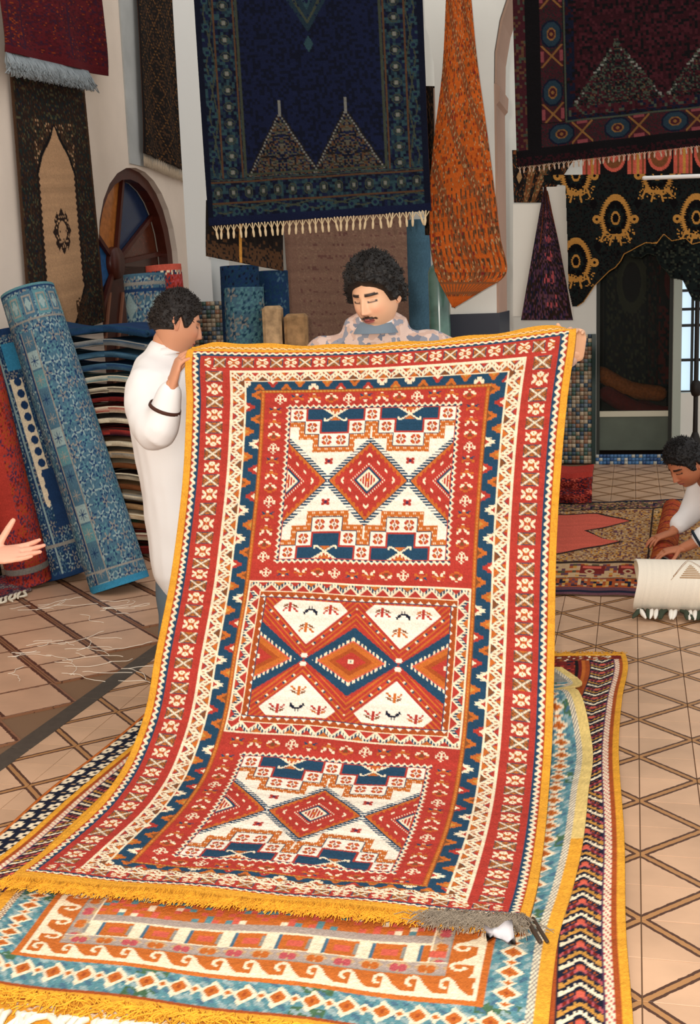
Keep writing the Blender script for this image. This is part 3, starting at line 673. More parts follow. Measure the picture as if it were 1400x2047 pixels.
# ------------------------------------------------------------------ the carpets underneath
def edge_sheet(name, cv, v, L, R, cols=None, rows=None, seed=1, zadd=None, **kw):
    rgbf = cv.rgb(.05, seed); ci = np.arange(cv.w) if cols is None else cols; ri = np.arange(cv.h) if rows is None else rows
    vq = np.linspace(v[0], v[-1], cv.h); Lp, Rp = cat(v, L, vq), cat(v, R, vq); s_ = np.linspace(0, 1, cv.w)[None, :, None]
    P = Lp[:, None] * (1 - s_) + Rp[:, None] * s_
    if zadd is not None: P[:, :, 2] += zadd(s_[..., 0], vq[:, None])
    return sheet(name, rgbf[np.ix_(ri, ci)], P[np.ix_(ri, ci)], **kw)
# A: blue band with orange diamonds; rows run from the front (v=0) away
wA, hA = 326, 560
a = Cv(wA, hA, 'yellow')
px = lambda m_: m_ / .0045
rowm = 2.52 / hA   # metres per row
def ry_(m_): return m_ / rowm
F0 = ry_(.155)
a.rect(0, F0, wA, hA, 'grey'); 
a.a[:, :8] = ix('yellow'); a.a[:, -8:] = ix('yellow')
a.a[int(F0):int(ry_(.6)), -8:] = ix('yellow'); a.a[int(ry_(1.05)):, -8:] = ix('pyellow')
for i in (8, 9, 10, 11): 
    a.a[int(F0):, i] = np.where((np.arange(hA - int(F0)) // 2 + i) % 2, ix('cream'), ix('brown')); a.a[int(F0):, wA - 1 - i] = np.where((np.arange(hA - int(F0)) // 2 + i) % 2, ix('cream'), ix('grey'))
def p_dia(Wd):
    def f(A, B, s):
        P_ = 18.0; x = np.abs(A % P_ - P_ / 2); b = np.abs(B - Wd / 2)
        o = np.full(A.shape, ix('teal')); n = np.floor(A / P_).astype(int); o[(n % 5 == 2) & (b > 5)] = ix('green')
        cl = np.sin(A * .31 + B * .5) + np.sin(A * .17 - B * .7 + 2) + np.sin(A * .83 + B * .9); o[cl > .9] = ix('lblue'); o[cl < -1.5] = ix('blue')
        y = (x / 7.2 + b / 8.2); jag = .12 * ((np.floor(A) + np.floor(B)) % 2)
        o[y + jag < 1.05] = ix('cream'); o[y < .62] = ix('orange'); o[y < .2] = ix('rust')
        x2 = np.abs((A + P_ / 2) % P_ - P_ / 2); o[(x2 / 3 + b / 3.4) < 1.3] = ix('cream'); o[(x2 / 3 + b / 3.4) < .7] = ix('orange'); return o
    return f
a.band(12, F0 + 2, wA - 12, hA - 40, 21, 22, p_dia(21))
a.rect(12, F0, wA - 12, F0 + 2, 'rust')
x0A, y0A, x1A, y1A = 33, int(F0 + 24), wA - 33, hA - 62
a.rect(x0A, y0A, x1A, y1A, 'orange'); a.frame(x0A, y0A, x1A, y1A, 4, 'orange'); a.frame(x0A + 4, y0A + 4, x1A - 4, y1A - 4, 2, 'cream')
def p_wave(A, B, s):     # running dog, 16 wide, cream rising from outside
    P_ = 17.5; u = A % P_ / P_; o = np.full(A.shape, ix('orange')); b = B / 16
    base = b < .14; body = (u > .36) & (u < .98) & (b < .14 + .72 * np.clip(1 - (u - .42) / .5, 0, 1) ** 1.4)
    arc = (np.abs(np.hypot((u - .27) * 1.3, (b - .62) * 1.0) - .24) < .07) & ((b > .58) | (u < .2)); hook = (np.abs(u - .2) < .08) & (b > .36) & (b < .5)
    o[base | body | arc | hook] = ix('cream'); return o
a.band(x0A + 6, y0A + 6, x1A - 6, y1A - 6, 16, 17, p_wave)
a.frame(x0A + 22, y0A + 23, x1A - 22, y1A - 23, 11, 'lilac')
def p_lil(A, B, s):
    P_ = 15.0; x = np.abs(A % P_ - P_ / 2); n = np.floor(A / P_).astype(int); o = np.full(A.shape, ix('lilac')); b = B - 5.5
    o[(x / 7 + np.abs(b - 1) / 5.5) < 1] = ix('sand'); m_ = ((x - 2.2) / 2.6) ** 2 + ((b + .5) / 3.2) ** 2 < 1; o[m_ & (n % 2 == 0)] = ix('orange'); o[m_ & (n % 2 == 1)] = ix('pink'); o[B < 1.2] = ix('grey'); o[B > 9.8] = ix('cream'); return o
a.band(x0A + 22, y0A + 23, x1A - 22, y1A - 23, 11, 12, p_lil)
xi0, yi0, xi1 = x0A + 33, y0A + 35, x1A - 33
a.rect(xi0, yi0, xi1, y1A - 35, 'orange')
for i in range(8):
    cx = xi0 + (i + .0) * (xi1 - xi0) / 7.5
    a.rect(cx, yi0, cx + 7, yi0 + 15, 'cream'); a.rect(cx + 7, yi0, cx + 9, yi0 + 15, 'blue'); a.rect(cx - 2, yi0 + 2, cx, yi0 + 13, 'grey')
    a.rect(cx + 13, yi0 + 4, cx + 22, yi0 + 10, 'salmon')
a.rect(xi0, yi0 + 15, xi1, yi0 + 17, 'cream'); a.rect(xi0, yi0 + 17, xi1, yi0 + 24, 'lilac')
a.speck(xi0, yi0 + 24, xi1, y1A - 35, ['orange', 'salmon', 'teal', 'cream'], 4, .8, 4, True)
# front kelim end: yellow with small red and dark zigzag lines
fA = int(F0)
for y_ in range(fA):
    for_x = np.arange(wA)
zz = np.arange(wA)
for (yy0, c_, pr) in ((int(fA * .80), 'rust', 9), (int(fA * .62), 'dred', 7), (int(fA * .60), 'cream', 7)):
    yv = yy0 + np.round(2.0 * np.sin(zz * 2 * math.pi / pr)).astype(int); on = (zz // 14) % 3 != 0; a.a[yv[on], zz[on]] = ix(c_); a.a[yv[on] - 1, zz[on]] = ix(c_)
vA = [0, .155, .44, .63, .95, 1.2, 1.5, 1.75, 1.98, 2.14, 2.30, 2.52]
z = .026
RA = [(.33,2.10,z),(.362,2.235,z),(.389,2.345,z),(.435,2.547,z),(.478,2.717,z),(.55,2.93,z),(.615,3.139,z),(.718,3.545,z),(.807,3.93,z+.02),(.812,4.20,z+.11),(.79,4.36,z+.06),(.905,4.60,z),(.86,4.80,z)]
vR = np.concatenate([[0], np.cumsum(np.linalg.norm(np.diff([p[:2] for p in RA], axis=0), axis=1))]); 
LA = [(-1.08,2.49,z),(-1.05,2.60,z),(-1.02,2.72,z),(-1.00,2.85,z),(-.985,2.98,z),(-.965,3.10,z),(-.93,3.28,z),(-.84,3.62,z),(-.76,3.95,z),(-.72,4.15,z),(-.7,4.4,z),(-.68,4.7,z),(-.68,4.85,z)]
vR = vR / vR[-1] * 2.52
cs = np.unique(np.concatenate([np.arange(0, wA, 1)])); rs = np.unique(np.concatenate([np.arange(0, 230), np.arange(230, hA, 2), [hA - 1]]))
rugA = edge_sheet('carpet', a, vR, LA, RA, cols=cs, rows=rs, seed=5, zadd=lambda s, v: .003 * np.sin(s * 21 + v * 5), m=M_WOOL, thick=.008, back=(.75, .6, .35), coarse=8, nap=.0006, origin=(-.2, 2.5, z), flip=False)
tag(rugA, 'carpet under the raised one, blue border of orange diamonds and cream running waves', 'carpet', 'carpets laid out on the floor')
rowA = np.linspace(np.array(LA[0]), np.array(RA[0]), 60) + [0, 0, .004]
rowA2 = np.linspace(np.array(LA[1]), np.array(RA[1]), 60) + [0, 0, .006]
fringe('loose_yarn', rugA, rowA2, FD_, 420, .085, .012, 8, .0022, 1.6, 7, .03, M_YF)
fringe('fringe', rugA, rowA, FD_, 500, .05, .01, 9, .0013, .5, 4, .02, M_YF)

# B: red carpet with chevron borders
wB, hB = 372, 600; mB = 2.95 / hB
b = Cv(wB, hB, 'dred'); b.speck(0, 0, wB, hB, ['rust', 'red', 'dnavy'], 3, .25, 3)
def chev(x0, x1, flipy, up=True):
    bx, X, Y = b.sub(x0, 0, x1, hB); xc = (x0 + x1) / 2; hw = (x1 - x0) / 2; m1 = np.abs(X - xc)
    yy = Y * mB; rev = yy > 1.45
    ph2 = np.where(rev, Y - m1 * 1.0, Y + m1 * 1.15)
    t = (ph2 % 22.0); o = np.full(X.shape, ix('dnavy')); n = np.floor(m1 / 2.2)
    o[(t > 1.5) & (t < 6.0)] = ix('cream'); te = (np.floor(m1 / 1.6) % 2 == 0); o[(t > 4.2) & (t < 6.0) & te] = ix('dnavy'); 
    o[(t > 8) & (t < 12.5)] = ix('gold'); o[(t > 10.8) & (t < 12.5) & te] = ix('dnavy'); o[(t > 13.8) & (t < 18)] = ix('mauve'); o[(t > 14.4) & (t < 17.4)] = ix('pink'); o[(t > 14.4) & (t < 17.4) & te] = ix('dred'); o[(t > 19.2) & (t < 21) & te] = ix('rust')
    o[(m1 < 2) & (t > 15) & (t < 20)] = ix('salmon'); b.a[bx[1]:bx[3], bx[0]:bx[2]] = o
for side in (0, 1):
    f = (lambda x: x) if side == 0 else (lambda x: wB - x)
    def R_(x0, x1, c): xa, xb = sorted((f(x0), f(x1))); b.rect(xa, 0, xb, hB, c)
    R_(0, 5, 'yellow'); R_(5, 8, 'rust'); R_(8, 12, 'cream'); 
    xa, xb = sorted((f(8), f(12))); b.a[:, xa:xb][(b.Y[:, xa:xb].astype(int) // 2 + b.X[:, xa:xb].astype(int)) % 3 == 0] = ix('pink')
    R_(12, 13, 'purple'); xa, xb = sorted((f(13), f(33))); chev(xa, xb, side); R_(33, 34, 'dnavy'); R_(34, 38, 'rust'); R_(38, 41, 'orange'); R_(41, 44, 'dred'); R_(44, 47, 'black')
b.rect(0, hB - 7, wB, hB, 'yellow'); b.rect(5, hB - 18, wB - 5, hB - 7, 'dred'); b.speck(12, hB - 18, wB - 12, hB - 7, ['cream', 'brown', 'rust'], 2, .5, 9)
b.rect(0, 0, wB, 10, 'yellow'); b.rect(0, 10, wB, 15, 'dnavy'); b.speck(0, 10, wB, 15, ['cream'], 3, .5, 2); b.rect(0, 15, wB, 19, 'rust')
zB = .016
RB = [(.53,2.14,zB),(.575,2.353,zB),(.641,2.7,zB),(.757,3.222,zB),(.909,3.966,zB),(1.03,4.44,zB),(1.154,4.881,zB),(1.17,4.99,zB)]
LB = [(-1.32,2.54,zB),(-1.25,2.75,zB),(-1.16,3.0,zB),(-1.042,3.30,zB),(-.93,3.72,zB),(-.805,4.15,zB),(-.66,4.70,zB),(-.60,5.25,zB)]
vB = [0, .2, .55, 1.09, 1.85, 2.35, 2.82, 2.95]
ci = np.unique(np.concatenate([np.arange(0, 62), np.arange(62, 300, 8), np.arange(300, wB)])); rs = np.arange(hB)
rugB = edge_sheet('carpet', b, vB, LB, RB, cols=ci, rows=rs, seed=6, m=M_WOOL, thick=.007, back=(.5, .3, .2), coarse=10, nap=.0006, origin=(-.2, 3.5, zB))
tag(rugB, 'dark red carpet with chevron borders of many colours and thin yellow edge', 'carpet', 'carpets laid out on the floor')
rowB = np.linspace(np.array((-1.0, 2.475, zB)), np.array((-.30, 2.355, zB)), 60)
# white tassels from the front end of B
g = np.random.default_rng(4); ps = []
for i in range(46):
    t0 = np.array([-.98, 2.50, .028]) * (1 - i / 45) + np.array([-.2, 2.34, .028]) * (i / 45); d = -TX + TP * g.normal(0, .5); ps.append(np.array([t0, t0 + d * .03 + [0, 0, .012], t0 + d * .06 + [0, 0, .004], t0 + d * .10 - [0, 0, .004]]))
for j, p_ in enumerate(ps):
    o = link('tassel', mesh_np('tassel', *tube_arr(p_, [.006, .009, .007, .004], 6), smooth=True), M_WF, rugB)
fringe('yellow_fringe', rugB, np.linspace(np.array(LB[-1]), np.array(RB[-1]), 40), TX, 500, .03, .006, 12, .0015, .6, 3, .012, M_YF)
# C: black and cream carpet peeping out on the left
wC, hC = 320, 520
c = Cv(wC, hC, 'brown'); c.rect(0, 0, 3, hC, 'orange')
bx, X, Y = c.sub(3, 0, 40, hC); t = (np.abs(((X - 21) + 0) / 18)); o = np.full(X.shape, ix('dnavy')); yv = Y % 17; xv = X % 12.3
o[(np.abs(yv - 8.5) < 3.2) & (np.abs(xv - 6) < 4.3)] = ix('cream'); o[(np.abs(yv - 8.5) < 6.5) & (np.abs(xv - 6) < 1.6)] = ix('cream'); o[(np.abs(yv - 8.5) < 1.2) & (np.abs(xv - 6) < 1.4)] = ix('dnavy'); o[(np.abs(yv - 1) < 1.3) & (np.abs(xv) < 3)] = ix('sand'); c.a[bx[1]:bx[3], bx[0]:bx[2]] = o
zC = .007
LC = [(-1.25,2.7,zC),(-1.185,3.1,zC),(-1.105,3.441,zC),(-1.021,3.8,zC),(-.954,4.004,zC),(-.836,4.436,zC),(-.76,4.78,zC)]
RC = [(.25,2.6,zC),(.33,2.95,zC),(.42,3.3,zC),(.5,3.6,zC),(.56,3.8,zC),(.66,4.2,zC),(.74,4.55,zC)]
ci = np.unique(np.concatenate([np.arange(0, 60), np.arange(60, wC, 12), [wC - 1]]))
rugC = edge_sheet('carpet', c, [0, .4, .75, 1.12, 1.34, 1.79, 2.14], LC, RC, cols=ci, seed=7, m=M_WOOL, thick=.006, back=(.3, .2, .15), coarse=10, origin=(-.4, 3.5, zC))
tag(rugC, 'black and cream zigzag bordered carpet with thin orange edge, lowest of the pile', 'carpet', 'carpets laid out on the floor')
# paper tag and its pin at the carpet's corner
def sheet_small(name, V, h, parent=None): pass
pt = flr(1000, 1868, .075); bm = bmesh.new(); vs = []
for (i, j) in [(x_, y_) for y_ in range(4) for x_ in range(5)]: vs.append(bm.verts.new((pt[0] - .035 + i * .017, pt[1] - .03 + j * .02, .075 + .012 * math.sin(i * 1.3 + j) + (.01 if j == 3 else 0))))
for j in range(3):
    for i in range(4): bm.faces.new((vs[j * 5 + i], vs[j * 5 + i + 1], vs[(j + 1) * 5 + i + 1], vs[(j + 1) * 5 + i]))
bmesh.ops.solidify(bm, geom=bm.faces[:], thickness=.001)
tag(link('paper_tag', to_me(bm, 'paper_tag', True), plain('white_paper', 'f2f0f4', rough=.7), origin=pt), 'crumpled white paper tag lying at the raised carpet\'s lower right corner', 'tag')
p0, p1 = flr(1053, 1838, .065), flr(1080, 1882, .065)
tag(link('clothes_peg', mesh_np('clothes_peg', *join([tube_arr([p0, p1], .006, 8), tube_arr([p0 + [.016, 0, 0.002], p1 + [.016, -.004, 0.002]], .005, 8), tube_arr([(p0 + p1) / 2, (p0 + p1) / 2 + [.018, 0, 0]], .0035, 6)]), smooth=True), plain('dark_wood_peg', '3a2c20', rough=.6), origin=p0), 'small dark wooden peg lying across the blue border by the carpet\'s corner', 'peg')
# ------------------------------------------------------------------ hanging carpets
def poly_sheet(name, cv, corners, plane, m=None, wave=.012, wn=5, thick=.008, mask=None, seed=1, origin=None, fold=None, nrm=None, back=(.3, .2, .15), bulge=None):
    """a hanging carpet; corners = pixels of TL, TR, BR, BL brought onto a real plane; soft folds across"""
    TL, TR, BR, BL = [plane(*c) for c in corners]
    s = np.linspace(0, 1, cv.w)[None, :, None]; t = np.linspace(0, 1, cv.h)[:, None, None]
    P = (TL * (1 - s) + TR * s) * (1 - t) + (BL * (1 - s) + BR * s) * t; n = -TX if nrm is None else nrm
    S_, T_ = s[..., 0], t[..., 0]
    P = P + n * (wave * np.sin(S_ * 2 * math.pi * wn + 1.5 * np.sin(T_ * 3)) * (.35 + .65 * T_))[..., None]
    if bulge is not None: P = P + bulge(S_, T_)
    return sheet(name, cv.rgb(.05, seed), P, thick=thick, mask=mask, origin=P[0, cv.w // 2] if origin is None else origin, back=back, flip=True, nap=.0004)
def plan(p0): return lambda x, y: fronto(x, y, p0)
def tassels(parent, row, n, ln, r, m, jit=.004, d=(0, 0, -1.)):
    row = np.asarray(row); g_ = np.random.default_rng(n); me0 = None; d = np.array(d)
    for i in range(n):
        t = (i + .5) / n * (len(row) - 1); a_ = row[int(t)] * (1 - t % 1) + row[min(int(t) + 1, len(row) - 1)] * (t % 1)
        dd = d + TP * g_.normal(0, .1)
        if me0 is None or i % 6 == 0:
            V, Q, T = tube_arr([[0, 0, 0], d * ln * .35, d * ln * .7, d * ln], [r * .6, r * .55, r * 1.25, r * .9], 6, up=(0, 1, 0))
            w_ = tube_arr([TP * r * 2.6 + d * 0, d * ln * .5], r * .4, 4, caps=False); w2 = tube_arr([-TP * r * 2.6 + d * 0, d * ln * .5], r * .4, 4, caps=False); me0 = mesh_np('tassel', *join([(V, Q, T), w_, w2]), smooth=True); me0.materials.append(m)
        o = bpy.data.objects.new('tassel', me0); COL.objects.link(o); o.parent = parent; o.location = tuple(a_ - np.array(parent.location)); o.rotation_euler = (0, g_.normal(0, .12), 0)
def mihrab(w, h, field, cols, gold, bd, pk, zig, hbot):
    """dark carpet with two stepped peaks at the bottom of its field"""
    q = Cv(w, h, cols[0]); q.speck(0, 0, w, h, cols, 2, .75, 11, True)
    q.frame(0, 0, w, h, 4, field[1]); 
    return q
# large blue carpet in the left bay
PB = np.array([-.9, 7.25, 0])
bw_, bh_ = 250, 262
q = Cv(bw_, bh_, 'hteal'); q.speck(0, 0, bw_, bh_, ['hnavy', 'hteal', 'holive', 'hteal2', 'hnavy2', 'wblk'], 2, .9, 11)
q.rect(0, 0, 7, bh_, 'hnavy2'); q.rect(bw_ - 7, 0, bw_, bh_, 'hnavy2'); q.rect(0, bh_ - 9, bw_, bh_, 'hnavy')
def sc_(A, B, s):
    o = np.full(A.shape, ix('hteal')); r = np.random.default_rng(5).integers(0, 4, (400, 40)); ri = r[np.floor(A / 3).astype(int) % 400, np.clip(np.floor(B / 3).astype(int), 0, 39)]
    for i_, c_ in enumerate(('hnavy', 'hteal', 'hnavy2', 'hteal2')): o[ri == i_] = ix(c_)
    o[np.abs(np.abs(B - 8) - 5 * tri(A / 52)) < .8] = ix('holive'); o[(np.hypot(A % 26 - 13, B - 5) < 4)] = ix('hteal2'); o[(np.hypot(A % 26 - 13, B - 5) < 2)] = ix('hnavy')
    f_ = np.hypot(A % 17 - 8.5, (B - 25) * .8); o[(f_ < 5.5) & (np.floor(f_) % 2 == 0)] = ix('holive'); o[f_ < 2] = ix('hgrey'); o[(np.abs(B - 14) < .8) | (np.abs(B - 36) < .8)] = ix('wbrn'); o[np.abs(B - 38.5) < .7] = ix('holive'); return o
q.band(7, -60, bw_ - 7, bh_ - 9, 40, 40, sc_)
fx0, fx1, fy1 = 47, bw_ - 47, bh_ - 52
q.rect(fx0, 0, fx1, fy1, 'hnavy'); q.speck(fx0, 0, fx1, fy1, ['hnavy2'], 3, .4, 2)
for sx in (0, 1):
    cx = fx0 + (fx1 - fx0) * (.27 + .47 * sx); 
    for j in range(0, 62, 3):
        y_ = fy1 - 62 + j + 2; hw = j * .62; q.speck(cx - hw, y_, cx + hw, y_ + 3, ['hpk', 'wbrn', 'wblk', 'holive', 'hnavy2'], 2, .85, j + 5, True)
        q.rect(cx - hw - 2, y_, cx - hw, y_ + 2, 'hgrey'); q.rect(cx + hw, y_, cx + hw + 2, y_ + 2, 'hgrey'); q.rect(cx - hw - 4, y_, cx - hw - 2, y_ + 3, 'wblk'); q.rect(cx + hw + 2, y_, cx + hw + 4, y_ + 3, 'wblk')
    q.rect(cx - 1, fy1 - 75, cx + 2, fy1 - 58, 'hgrey')
xm = (fx0 + fx1) / 2
for (rx, ry, c_) in ((30, 46, 'hteal'), (24, 38, 'holive'), (20, 34, 'hteal'), (12, 24, 'hteal2'), (8, 18, 'hnavy')): q.dia(xm, 20, rx, ry, c_)
q.speck(xm - 24, 0, xm + 24, 50, ['hnavy'], 2, .35, 5, True); q.dia(xm, 78, 5, 9, 'hteal2')
for x_ in (fx0 - 1, fx1 - 1): q.rect(x_, 0, x_ + 2, fy1, 'holive')
q.rect(fx0, fy1 - 1, fx1, fy1 + 1, 'holive')
blue = poly_sheet('hanging_carpet', q, [(384, -60), (842, -72), (862, 421), (418, 452)], plan(PB), wave=.012, wn=3, seed=3)
tag(blue, 'large dark blue hanging carpet with two stepped peaks and cream tassels', 'carpet', 'carpets hung in the arcade')
r0, r1 = fronto(418, 452, PB), fronto(862, 421, PB)
tassels(blue, np.linspace(r0 + TP * .02, r1 - TP * .01, 20), 34, .075, .007, plain('cream_tassel', 'd6c09a', rough=.9))
# dark red carpet in the right bay
PR = np.array([1.1, 7.15, 0])
q = Cv(230, 210, 'hmar2'); q.speck(0, 0, 230, 210, ['hnavy2', 'hmar', 'hmar2', 'hblk'], 2, .6, 21)
q.rect(0, 0, 18, 210, 'hmar2'); q.speck(0, 0, 14, 210, ['holive', 'hmar2', 'wbrn'], 3, .5, 3); q.rect(14, 0, 30, 210, 'hblk')
def cart(A, B, s):
    P_ = 64.; a_ = A % P_; o = np.full(A.shape, ix('hnavy2')); b = B - 14; d1 = np.hypot((a_ - 16) / 14, b / 11)
    o[:] = ix('hmar2'); o[(np.random.default_rng(3).random(A.shape) < .3)] = ix('hgrn')
    o[d1 < 1.1] = ix('hnavy2'); o[d1 < .95] = ix('hteal'); o[d1 < .5] = ix('htan'); o[d1 < .36] = ix('hmar2'); o[d1 < .15] = ix('htan')
    x = a_ - 40; w = np.abs(np.abs(x) - np.abs(b)); inn = np.abs(x) < 12; o[inn & (np.abs(b) > np.abs(x)) & (np.abs(b) < 13)] = ix('hmar2'); o[inn & (np.abs(b) > 9) & (np.abs(x) < 6)] = ix('hpink'); o[inn & (w < 2)] = ix('htan'); o[(np.abs(b) > 12.6)] = ix('hblk'); return o
q.band(30, -90, 300, 192, 28, 28, cart)
q.rect(58, 0, 230, 164, 'hnavy2'); q.speck(58, 0, 230, 164, ['hblk', 'hmar'], 3, .4, 8); q.rect(70, 0, 230, 152, 'hmar'); q.speck(70, 0, 230, 152, ['hblk', 'hmar2', 'hmar'], 3, .75, 9)
q.rect(62, 150, 230, 160, 'hmar2'); q.speck(62, 150, 230, 160, ['holive', 'hmar', 'hnavy2'], 3, .5, 2)
for cx in (118, 222):
    for j in range(0, 70, 3): q.speck(cx - j * .75, 78 + j, cx + j * .75, 81 + j, ['hgrn', 'holive', 'hmar2', 'hblk', 'wbrn'], 2, .85, j, True)
    for j in range(0, 70, 5): q.speck(cx - j * .75, 78 + j, cx - j * .75 + 3, 82 + j, ['hgrey', 'holive'], 2, .6, j); q.speck(cx + j * .75 - 3, 78 + j, cx + j * .75, 82 + j, ['hgrey', 'holive'], 2, .6, j)
q.rect(58, 0, 60, 166, 'holive'); q.rect(58, 164, 230, 166, 'holive')
q.rect(0, 192, 230, 210, 'hblk'); q.speck(0, 200, 230, 210, ['hmar'], 2, .5, 2)
dark = poly_sheet('hanging_carpet', q, [(1024, -50), (1432, -80), (1440, 286), (1034, 334)], plan(PR), wave=.012, wn=3, seed=8)
tag(dark, 'large dark maroon hanging carpet with medallion border, over the doorway bay', 'carpet', 'carpets hung in the arcade')
r0, r1 = fronto(1034, 334, PR), fronto(1440, 286, PR)
tassels(dark, np.linspace(r0, r1, 20), 40, .035, .0045, plain('dusty_tassel', 'a8907c', rough=.9))
# orange carpet hung by a corner on the middle pier
q = Cv(130, 330, 'horange'); q.speck(0, 0, 130, 330, ['hrust', 'horange', 'brown'], 4, .35, 31)
bx, X, Y = q.sub(0, 0, 130, 330)
dg = X * .72 - Y * .5
tt = dg % 46
q.setm(bx, (tt < 11), 'brown'); q.setm(bx, (tt > 1.5) & (tt < 9.5) & ((np.floor(X / 4) + np.floor(Y / 4)) % 2 == 0), 'hrust'); q.setm(bx, (np.hypot(tt - 5.5, (X + Y) % 12 - 6) < 2), 'tan')
q.speck(0, 0, 130, 330, ['wbrn', 'dred', 'brown'], 3, .10, 32); q.speck(0, 0, 130, 330, ['tan'], 2, .05, 33)
bot = Y > 215
q.setm(bx, bot & (X % 9 < 3) & (Y % 12 < 8), 'brown'); q.setm(bx, bot & (X % 9 < 2) & (Y % 12 < 6), 'wbrn'); q.setm(bx, (Y > 300) & (Y < 316), 'brown'); q.setm(bx, (Y > 303) & (Y < 313) & ((X // 4) % 2 == 0), 'horange'); q.setm(bx, (Y > 318), 'horange')
PO = np.array([.7, 7.12, 0])
OL = [(893, -30), (884, 150), (866, 300), (858, 430), (864, 490), (871, 545), (905, 614)]; OR = [(940, -30), (958, 130), (974, 260), (990, 400), (1000, 480), (1012, 562), (906, 616)]
def two_edge(cv, L, R, plane, name, fold=0.03, nf=3, nrm=None, seed=1, vL=None):
    Lp = np.array([plane(*p) for p in L]); Rp = np.array([plane(*p) for p in R]); v = np.linspace(0, 1, len(L)) if vL is None else np.array(vL); vq = np.linspace(0, 1, cv.h)
    A_, B_ = cat(v, Lp, vq), cat(v, Rp, vq); s = np.linspace(0, 1, cv.w)[None, :, None]; P = A_[:, None] * (1 - s) + B_[:, None] * s; n = -TX if nrm is None else nrm
    P = P + n * (fold * (np.abs(np.sin(s[..., 0] * math.pi * nf + vq[:, None] * 1.5)) * (1 - .6 * vq[:, None])))[..., None]
    return sheet(name, cv.rgb(.05, seed), P, thick=.008, origin=P[0, cv.w // 2], flip=True, nap=.0004, back=(.5, .25, .1))
OL = OL[:5] + [(868, 520), (903, 612)]; OR = OR[:5] + [(1012, 556), (907, 614)]
orr = two_edge(q, [(893, -30), (884, 150), (866, 300), (858, 430), (862, 500), (872, 548), (889, 584), (905, 614)], [(940, -30), (956, 130), (974, 260), (992, 400), (1002, 480), (1012, 548), (964, 582), (909, 615)], plan(PO), 'hanging_carpet', vL=[0, .28, .5, .7, .8, .88, .95, 1.0], seed=4, fold=.02, nf=1.4)
tag(orr, 'bright orange carpet hung by its corner on the white middle pier', 'carpet', 'carpets hung in the arcade')
# red carpet with a grey woolly fringe, upper left wall
wl = lambda off: (lambda x, y: wallpt(x, y, off))
q = Cv(150, 160, 'wred'); q.speck(0, 0, 150, 160, ['wred', 'wred', 'wred2', 'wpur', 'wred2'], 3, .7, 41); q.speck(0, 0, 150, 160, ['hrust', 'wpur'], 2, .08, 42); q.rect(6, 0, 8, 160, 'wpur'); q.rect(26, 0, 28, 160, 'wpur'); q.speck(8, 0, 26, 160, ['wpur', 'hrust', 'wred'], 3, .5, 3); q.rect(0, 146, 150, 160, 'wred'); q.rect(90, 60, 93, 140, 'wpur')
redw = poly_sheet('hanging_carpet', q, [(-8, -60), (196, -60), (216, 152), (10, 104)], wl(.12), wave=.02, wn=2, nrm=TP, seed=5)
tag(redw, 'crimson hanging carpet with grey woolly fringe, top left of the wall', 'carpet', 'carpets hung on the left wall')
rowp = np.linspace(wallpt(12, 104, .125), wallpt(178, 142, .125), 60); g = np.random.default_rng(9); ps = []
for i in range(1500):
    t = g.random() * 59; a_ = rowp[int(t)]; ps.append(np.array([a_, a_ + TX * g.normal(0, .02) + TP * g.random() * .04 - [0, 0, .06], a_ + TX * g.normal(.01, .04) + TP * g.random() * .05 - [0, 0, .09 + .05 * g.random()]]))
o = link('fringe', mesh_np('fringe', *threads(ps, .0035), smooth=True), plain('grey_wool', '98a0a4', rough=.95, var=.2, vscale=20), redw); o['kind'] = 'stuff'
# tan prayer carpet on the left wall
q = Cv(150, 250, 'dbrown'); q.speck(0, 0, 150, 250, ['dbrown', 'dgreen', 'wbrn', 'olive', 'dnavy'], 2, .85, 51, True); q.rect(0, 0, 4, 250, 'wbrn'); q.rect(146, 0, 150, 250, 'wbrn')
body = [(75, 48), (84, 62), (100, 76), (112, 96), (112, 205), (98, 222), (86, 238), (75, 249), (64, 238), (52, 222), (38, 205), (38, 96), (50, 76), (66, 62)]
q.speck(34, 44, 116, 100, ['wbrn', 'wtan'], 2, .6, 5, True)
q.poly([(x_ + (3 if x_ > 75 else -3 if x_ < 75 else 0), y_ - 3 if y_ < 100 else y_ + 2) for x_, y_ in body], 'black'); q.poly(body, 'wtan')
for y_ in range(98, 206, 6): q.dia(38, y_, 3, 3, 'dbrown'); q.dia(112, y_, 3, 3, 'dbrown')
for i in range(8):
    a_ = i * math.pi / 4; q.dia(75 + 12 * math.cos(a_), 148 + 15 * math.sin(a_), 6, 8, 'dbrown')
q.ell(75, 148, 13, 16, 'dbrown'); q.ell(75, 148, 8, 10, 'wtan'); q.speck(63, 133, 88, 164, ['wtan', 'dbrown'], 2, .5, 5, True)
q.speck(36, 216, 60, 250, ['wbrn'], 2, .6, 7); q.speck(90, 216, 114, 250, ['wbrn'], 2, .6, 7)
tanw = poly_sheet('hanging_carpet', q, [(20, 128), (168, 168), (211, 642), (62, 700)], wl(.03), wave=.006, wn=2, nrm=TP, seed=6)
tag(tanw, 'tan pointed prayer carpet with star medallion and dark speckled border', 'carpet', 'carpets hung on the left wall')
